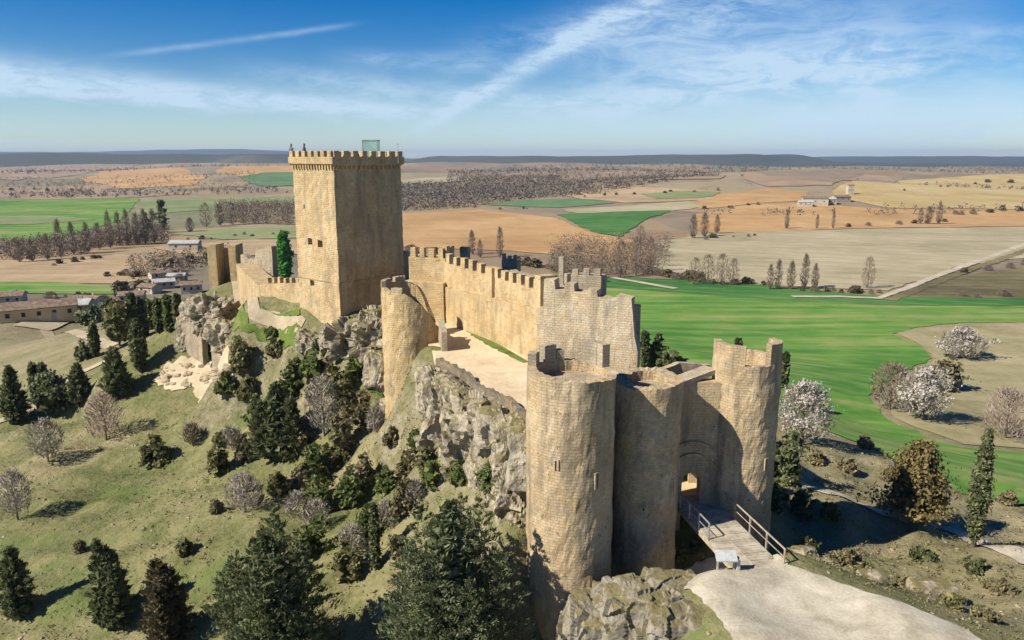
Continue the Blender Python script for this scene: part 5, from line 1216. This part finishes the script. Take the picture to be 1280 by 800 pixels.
pop = [(962,362,32,12,'a'),(972,362,38,13,'a'),(988,362,36,14,'a'),(1005,361,44,14,'a'),(1018,361,32,12,'a'),(1084,361,40,17,'b'),(868,356,34,16,'c'),(884,356,38,20,'c'),(902,357,40,18,'c'),(916,357,34,16,'c'),
 (590,318,30,12,'d'),(625,322,38,12,'e'),(600,322,22,10,'d'),(700,345,36,16,'f'),(722,346,40,16,'f'),(752,348,38,16,'f'),(776,347,46,18,'f'),(795,344,48,18,'f'),(812,340,44,16,'f'),(800,322,40,16,'f'),
 (983,286,22,8,'g'),(1021,286,18,6,'g'),(1041,286,24,6,'g'),(1173,280,28,10,'h'),(1150,280,20,10,'h'),(1160,280,22,12,'h'),(880,296,30,14,'i'),(866,298,30,14,'i'),(896,292,24,10,'i'),
 (76,322,48,14,'j'),(92,318,40,14,'j'),(60,325,32,14,'j'),(40,327,28,14,'j'),(25,328,28,14,'j'),(110,316,38,14,'j'),(124,312,34,14,'j'),(138,310,46,13,'j'),(150,307,42,13,'j'),(160,306,44,13,'j'),(172,306,40,14,'j'),(182,305,44,14,'j'),(193,304,42,14,'j'),
 (258,284,30,16,'k'),(275,282,26,14,'k'),(290,281,28,16,'k'),(305,280,24,16,'k'),(320,280,26,16,'k'),(334,280,26,16,'k'),(348,281,28,18,'k'),(360,281,28,16,'k'),(238,290,18,14,'k')]
gl_ = {'a': ('bare brown poplar in the clump behind the far edge of the green field', 'poplar clump behind the green field'), 'b': ('bare poplar standing alone at the far edge of the green field near the road', None), 'c': ('bare poplar in the hazy group left of the poplar clump', 'hazy poplar group'),
 'd': ('thin bare poplar above the left end of the courtyard battlements', 'poplars above the courtyard battlements'), 'e': ('single thick bare poplar above the middle of the courtyard battlements', None), 'f': ('bare brown tree in the thicket beyond the inner ward', 'thicket beyond the inner ward'), 'g': ('thin bare poplar in a loose row on the ochre field', 'row on the ochre field'),
 'h': ('bare poplar in the copse at the right end of the ochre field', 'copse on the ochre field'), 'i': ('bare tree in the copse left of the fallow field', 'copse left of the fallow field'), 'j': ('bare brown poplar in the long row across the left green fields', 'poplar row across the left fields'), 'k': ('bare brown tree in the belt left of the keep', 'tree belt left of the keep')}
for i, (px, py, h_, w_, g_) in enumerate(pop): far_tree(px, py, h_, w_, gl_[g_][0], gl_[g_][1], (i % 4) if w_ < 16 else 4 + i % 2)
far_tree(204, 291, 40, 13, 'green poplar standing out right of the bare poplar row', None, 0, 'ever'); far_tree(184, 296, 30, 9, 'slim dark green tree beside the green poplar in the left fields', None, 1, 'ever')
rngf = random.Random(4)
hed = [((870,352),(960,357),9,6),((1000,363),(1100,367),10,6),((690,352),(760,352),7,9),((820,345),(880,352),6,10),((500,318),(560,316),4,8),((640,328),(700,340),6,8),((130,345),(230,345),9,7),((200,335),(260,325),8,7),((60,332),(130,322),6,5),((870,300),(960,295),5,4),((1060,285),(1200,275),6,4),((1180,270),(1280,262),6,6),((1190,345),(1290,330),4,6),((1200,372),(1280,372),4,7),((1130,238),(1280,226),6,3),((230,300),(360,292),8,4),((10,238),(160,240),9,3),((880,262),(960,256),5,4),((720,246),(900,238),8,3),((540,260),(680,262),6,3),((60,372),(150,372),7,7),((140,365),(235,350),9,9)]
for (a, b, n, s) in hed:
    for k in range(n):
        t = (k + rngf.random()) / n; px, py = a[0] + (b[0] - a[0]) * t, a[1] + (b[1] - a[1]) * t + rngf.uniform(-1.5, 1.5)
        hh = s * rngf.uniform(.6, 1.3); side_w = 'left of the keep' if px < 370 else ('behind the inner ward' if px < 830 else 'right of the castle'); dist_w = 'far off' if py < 300 else 'nearer'
        far_tree(px, py, hh, hh * rngf.uniform(1.1, 2), f'small bush in the {dist_w} field hedges {side_w}', f'{dist_w} hedge bushes {side_w}', rngf.randint(0, 1), 'bush')

# woods that read as one mass
def wood(name, polys, n, size, mat, seed, per=10):
    rs = np.random.RandomState(seed); Ps = []
    for (x0, x1, ya0, ya1, yb0, yb1), share, hm in polys:
        for k in range(int(n * share)):
            t = rs.rand(); px = x0 + (x1 - x0) * t; lo_, hi_ = ya0 + (ya1 - ya0) * t, yb0 + (yb1 - yb0) * t; py = lo_ + (hi_ - lo_) * rs.rand()
            v = ray(px, py)
            if v[2] > -.004: continue
            q = -CAMZ / v[2]; x, y = v[0] * q, v[1] * q; hh = hm * rs.uniform(.55, 1.25)
            Ps.append(np.stack([x + rs.normal(0, hh * .22, per), y + rs.normal(0, hh * .22, per), hh * rs.uniform(.02, 1, per)], 1))
    P = np.concatenate(Ps); P[:, 2] += H(P[:, 0], P[:, 1])
    D = rs.normal(size=P.shape) * .5 + np.array((0, 0, .6)); sz = size * (np.hypot(P[:, 0], P[:, 1]) / 700) ** .5
    n_ = len(P); V, Fq = leaves(P, D, 1.0, rs, .8); c_ = np.repeat(P, 4, 0); V = c_ + (V - c_) * np.repeat(sz, 4)[:, None]
    return tag(npmesh(name, V, Fq, mat), kind='stuff')
wood('woodland', [((498, 900, 246, 226, 264, 240), .5, 7.5), ((500, 700, 236, 226, 250, 240), .25, 7.5), ((560, 960, 222, 212, 232, 222), .2, 9), ((700, 1290, 236, 232, 240, 236), .03, 8), ((880, 1290, 270, 262, 274, 266), .012, 6), ((640, 1290, 214, 212, 219, 216), .1, 10), ((0, 360, 216, 212, 220, 216), .06, 9), ((0, 360, 243, 240, 247, 244), .03, 7)], 4800, .75, M['wood_far'], 1, 14)
wood('woodland', [((0, 110, 306, 300, 328, 318), .25, 5), ((100, 210, 300, 285, 312, 304), .3, 6), ((270, 372, 262, 258, 280, 280), .3, 8), ((160, 300, 325, 312, 352, 330), .15, 4)], 2200, .5, M['twig'], 2, 14)
wood('thicket', [((690, 835, 306, 302, 346, 343), 1, 6.5)], 420, .34, M['twig'], 5, 60)
wood('scrubland', [((0, 360, 196, 203, 212, 214), .3, 7), ((80, 320, 224, 226, 246, 240), .25, 6), ((0, 120, 222, 230, 240, 244), .15, 6), ((940, 1290, 205, 212, 224, 222), .3, 7)], 1500, .42, M['wood_far'], 3, 14)

# grass tufts over the near hillside
rs = np.random.RandomState(8); n = 26000
a_ = rs.uniform(-.72, .72, n); d_ = 34 + 95 * rs.rand(n) ** .9; X = np.sin(a_) * d_; Yv = np.cos(a_) * d_; Zv = H(X, Yv)
patch = np.sin(X * .31 + 1.7 * np.sin(Yv * .17)) + np.sin(Yv * .43 + X * .11) + rs.normal(0, .8, n)
# keep clear of tracks, forecourt and the castle's floors
def inpoly(x, y, poly):
    c = np.zeros(len(x), bool); j = len(poly) - 1
    for i in range(len(poly)):
        xi, yi = poly[i][:2]; xj, yj = poly[j][:2]; c ^= ((yi > y) != (yj > y)) & (x < (xj - xi) * (y - yi) / (yj - yi + 1e-9) + xi); j = i
    return c
clear = inpoly(X, Yv, [hit(*p) for p in [(858,714),(905,696),(985,702),(1050,722),(1150,760),(1290,830),(960,870),(860,770)]]) | inpoly(X, Yv, [(-13, 86), (-13, 70), (-7, 66), (1, 49), (22, 49), (22, 62), (10, 70), (-2, 100), (-14, 95)])
ok = (patch > -.2) & ~clear; X, Yv, Zv = X[ok], Yv[ok], Zv[ok]; n = len(X)
hgt = rs.uniform(.05, .16, n); Vt, Ft = [], []
for b in range(3):
    an_ = rs.uniform(0, 6.283, n); dx, dy = np.cos(an_), np.sin(an_); w_ = .07
    p0 = np.stack([X - dy * w_, Yv + dx * w_, Zv - .03], 1); p1 = np.stack([X + dy * w_, Yv - dx * w_, Zv - .03], 1); p2 = np.stack([X + dx * hgt * .8, Yv + dy * hgt * .8, Zv + hgt], 1)
    Vt.append(np.stack([p0, p1, p2], 1))
V = np.stack(Vt, 1).reshape(-1, 3); tag(npmesh('grass', V, np.arange(len(V)).reshape(-1, 3), M['tuft']), kind='stuff')
# low undergrowth: heath and dead stalks in the gully, round the trunks and on the banks
rs3 = np.random.RandomState(31); n = 3400; a_ = rs3.uniform(-.7, .68, n); d_ = 38 + 62 * rs3.rand(n); X = np.sin(a_) * d_; Yv = np.cos(a_) * d_
pat = np.sin(X * .21 + 2 * np.sin(Yv * .13)) + np.sin(Yv * .27 - X * .19) + rs3.normal(0, .7, n)
gul = (X > -24) & (X < 0) & (Yv < 74); okk = ((pat > .75) | (gul & (pat > -.4)) | ((X > 19) & (pat > -.2))); 
okk &= ~inpoly(X, Yv, [(-13, 86), (-13, 70), (-7, 66), (1, 49), (22, 49), (22, 62), (10, 70), (-2, 100), (-14, 95)]) & ~inpoly(X, Yv, [hit(*p) for p in [(850,714),(905,692),(985,698),(1055,720),(1155,757),(1295,830),(960,870),(860,770)]])
X, Yv = X[okk], Yv[okk]; n = len(X); hh_ = rs3.uniform(.12, .42, n); per = 16
Pu = np.stack([np.repeat(X, per) + rs3.normal(size=n * per) * np.repeat(hh_, per) * .6, np.repeat(Yv, per) + rs3.normal(size=n * per) * np.repeat(hh_, per) * .6, np.repeat(hh_, per) * rs3.rand(n * per)], 1)
Pu[:, 2] += H(Pu[:, 0], Pu[:, 1]); Vu, Qu = leaves(Pu, rs3.normal(size=Pu.shape) * .5 + np.array((0, 0, .7)), .085, rs3, .5)
half = len(Qu) // 2
tag(npmesh('undergrowth', Vu[:half * 4], Qu[:half], M['scrub']), kind='stuff'); tag(npmesh('undergrowth', Vu[half * 4:], Qu[half:] - half * 4, M['leaf_olive']), kind='stuff')
# loose stones on the slopes
rs2 = np.random.RandomState(12); n = 1500; a_ = rs2.uniform(-.68, .68, n); d_ = 38 + 65 * rs2.rand(n); X = np.sin(a_) * d_; Yv = np.cos(a_) * d_; bmS = []
ico = bmesh.new(); bmesh.ops.create_icosphere(ico, subdivisions=1, radius=1); iv = np.array([v.co[:] for v in ico.verts]); fi = np.array([[v.index for v in f.verts] for f in ico.faces]); ico.free()
cl2 = inpoly(X, Yv, [(-13, 86), (-13, 70), (-7, 66), (1, 49), (22, 49), (22, 62), (10, 70), (-2, 100), (-14, 95)]) | inpoly(X, Yv, [hit(*p) for p in [(858,714),(905,696),(985,702),(1050,722),(1150,760),(1290,830),(960,870),(860,770)]]); X, Yv = X[~cl2], Yv[~cl2]; n = len(X)
s = rs2.uniform(.05, .2, (n, 1, 1)) * rs2.uniform(.6, 1.3, (n, 1, 3)); V = iv[None] * s * (1 + .25 * rs2.normal(size=(n, len(iv), 1))) + np.stack([X, Yv, H(X, Yv)], 1)[:, None, :]
tag(npmesh('stones', V.reshape(-1, 3), (fi[None] + (np.arange(n) * len(iv))[:, None, None]).reshape(-1, 3), M['rock']), kind='stuff')

# ------------------------------------------------------------------ village and hamlet
def house(px, py, wm, dm, hm, rz, wallm, roofm, label, group, pitch=.35, nwin=3):
    p = hit(px, py); root = empty('house', p, label, 'house', group, rz)
    def loc(b, nm, mt, par=root): o = b.build(nm, mt); o.parent = par; return o
    m_ = MB(); m_.box((0, 0, -.6), wm, dm, hm + .6); rh = dm / 2 * pitch
    for sx_ in (-1, 1): m_.quad((sx_ * wm / 2, -dm / 2, hm), (sx_ * wm / 2, dm / 2, hm), (sx_ * wm / 2, 0, hm + rh))
    loc(m_, 'wall', wallm)
    r_ = MB(); e = .45
    for s in (-1, 1):
        a = [(-wm / 2 - e, s * (dm / 2 + e), hm - e * pitch), (wm / 2 + e, s * (dm / 2 + e), hm - e * pitch), (wm / 2 + e, 0, hm + rh), (-wm / 2 - e, 0, hm + rh)]
        b = [(x, y, z + .18) for x, y, z in a]; r_.quad(*a); r_.quad(*b)
        for k in range(4): r_.quad(a[k], a[(k + 1) % 4], b[(k + 1) % 4], b[k])
    roof = loc(r_, 'roof', roofm)
    if hm < 5.6 and nwin > 1: c_ = MB(); c_.box((wm * .22, .15, hm + rh * .6), .6, .6, rh * .4 + .9); loc(c_, 'chimney', wallm, roof)
    for k in range(nwin):
        x = -wm / 2 + wm * (k + .5) / nwin; w_ = MB(); w_.box((x, -dm / 2 - .02, hm * .45), .9, .1, 1.1); loc(w_, 'window', M['pane'])
    d_ = MB(); d_.box((wm * .18 + .2, -dm / 2 - .02, 0), 1.1, .12, 2.1); loc(d_, 'door', M['wood'])
    return root
V_ = [(50, 399, 17, 7.5, 3.6, .55, M['plaster_y'], M['tile'], 'long low barn with brown tiled roof and ochre end wall at the left edge', 5), (14, 380, 9, 6.5, 3.4, .3, M['plaster'], M['tile'], 'cream house behind the long barn at the left edge', 3),
 (112, 385, 8.5, 7, 3.2, -.15, M['plaster'], M['tile'], 'cream house with reddish roof beside the white yard', 3), (95, 392, 8, 6, 3, .2, M['plaster'], M['tile_grey'], 'small white shed at the edge of the yard', 2),
 (166, 378, 8.2, 6.1, 3.1, .25, M['plaster'], M['tile'], 'pale stone house behind the umbrella pines', 3), (205, 360, 8, 5.6, 2.9, .5, M['plaster'], M['tile_grey'], 'grey roofed house near the foot of the castle hill', 3), (188, 366, 6.8, 5.4, 2.7, -.3, M['plaster'], M['tile'], 'small brown roofed house left of the grey roofed one', 2),
 (222, 352, 7, 5, 2.8, .1, M['plaster'], M['tile_grey'], 'pale house with grey roof closest to the cliff', 3), (200, 348, 8.2, 5.4, 2.7, .7, M['plaster'], M['tile'], 'brown roofed house behind the grey roofed houses', 2), (232, 312, 16, 8, 4, .1, M['plaster'], M['tile_grey'], 'white shed alone in the field left of the ruined gate', 2), (240, 366, 7.5, 6, 3.6, .35, M['plaster'], M['tile'], 'brown roofed house half hidden behind the cypress row', 3)]
for px, py, a, b, h_, rz, wm_, rm_, lab, nw in V_: house(px, py, a, b, h_, rz, wm_, rm_, lab, 'houses of the village', nwin=nw)
for i, (px, py, a, b, h_, rm_, lab) in enumerate([(1018, 256, 24, 10, 6.5, 'tile', 'long farm building of the hamlet on the far ochre hill'), (1034, 255, 15, 9, 5, 'tile_grey', 'grey roofed barn in the middle of the far hamlet'), (1050, 252, 18, 9, 5, 'tile', 'brown farmhouse at the right end of the far hamlet'), (1006, 258, 13, 8, 4.5, 'tile_grey', 'small grey shed at the left end of the far hamlet'), (1062, 243, 7, 7, 11, 'tile', 'square pale tower house above the far hamlet')]):
    house(px, py, a, b, h_, .2 * (i % 3) - .2, M['plaster'], M[rm_], lab, 'buildings of the far hamlet', nwin=3)
for px, py, lab in ((1250 - 95, 300, ''),):
    pass

# ------------------------------------------------------------------ air
def haze(density=6e-5, col=(.5, .68, 1.0)):
    m = bpy.data.materials.new('haze_air'); m.use_nodes = True; t = m.node_tree; t.nodes.clear(); N = NT(t); out = N.n('ShaderNodeOutputMaterial'); v = N.n('ShaderNodeVolumePrincipled')
    v.inputs['Color'].default_value = (*col, 1); v.inputs['Density'].default_value = density; v.inputs['Anisotropy'].default_value = .2; t.links.new(v.outputs[0], out.inputs['Volume'])
    mb = MB(); zlo = float(GZ.min()) - 1.2; zhi = float(GZ.max()) + 12; mb.box((0, 7600, zlo), 34000, 17200, zhi - zlo); o = mb.build('haze', m); tag(o, kind='stuff'); return o
haze()
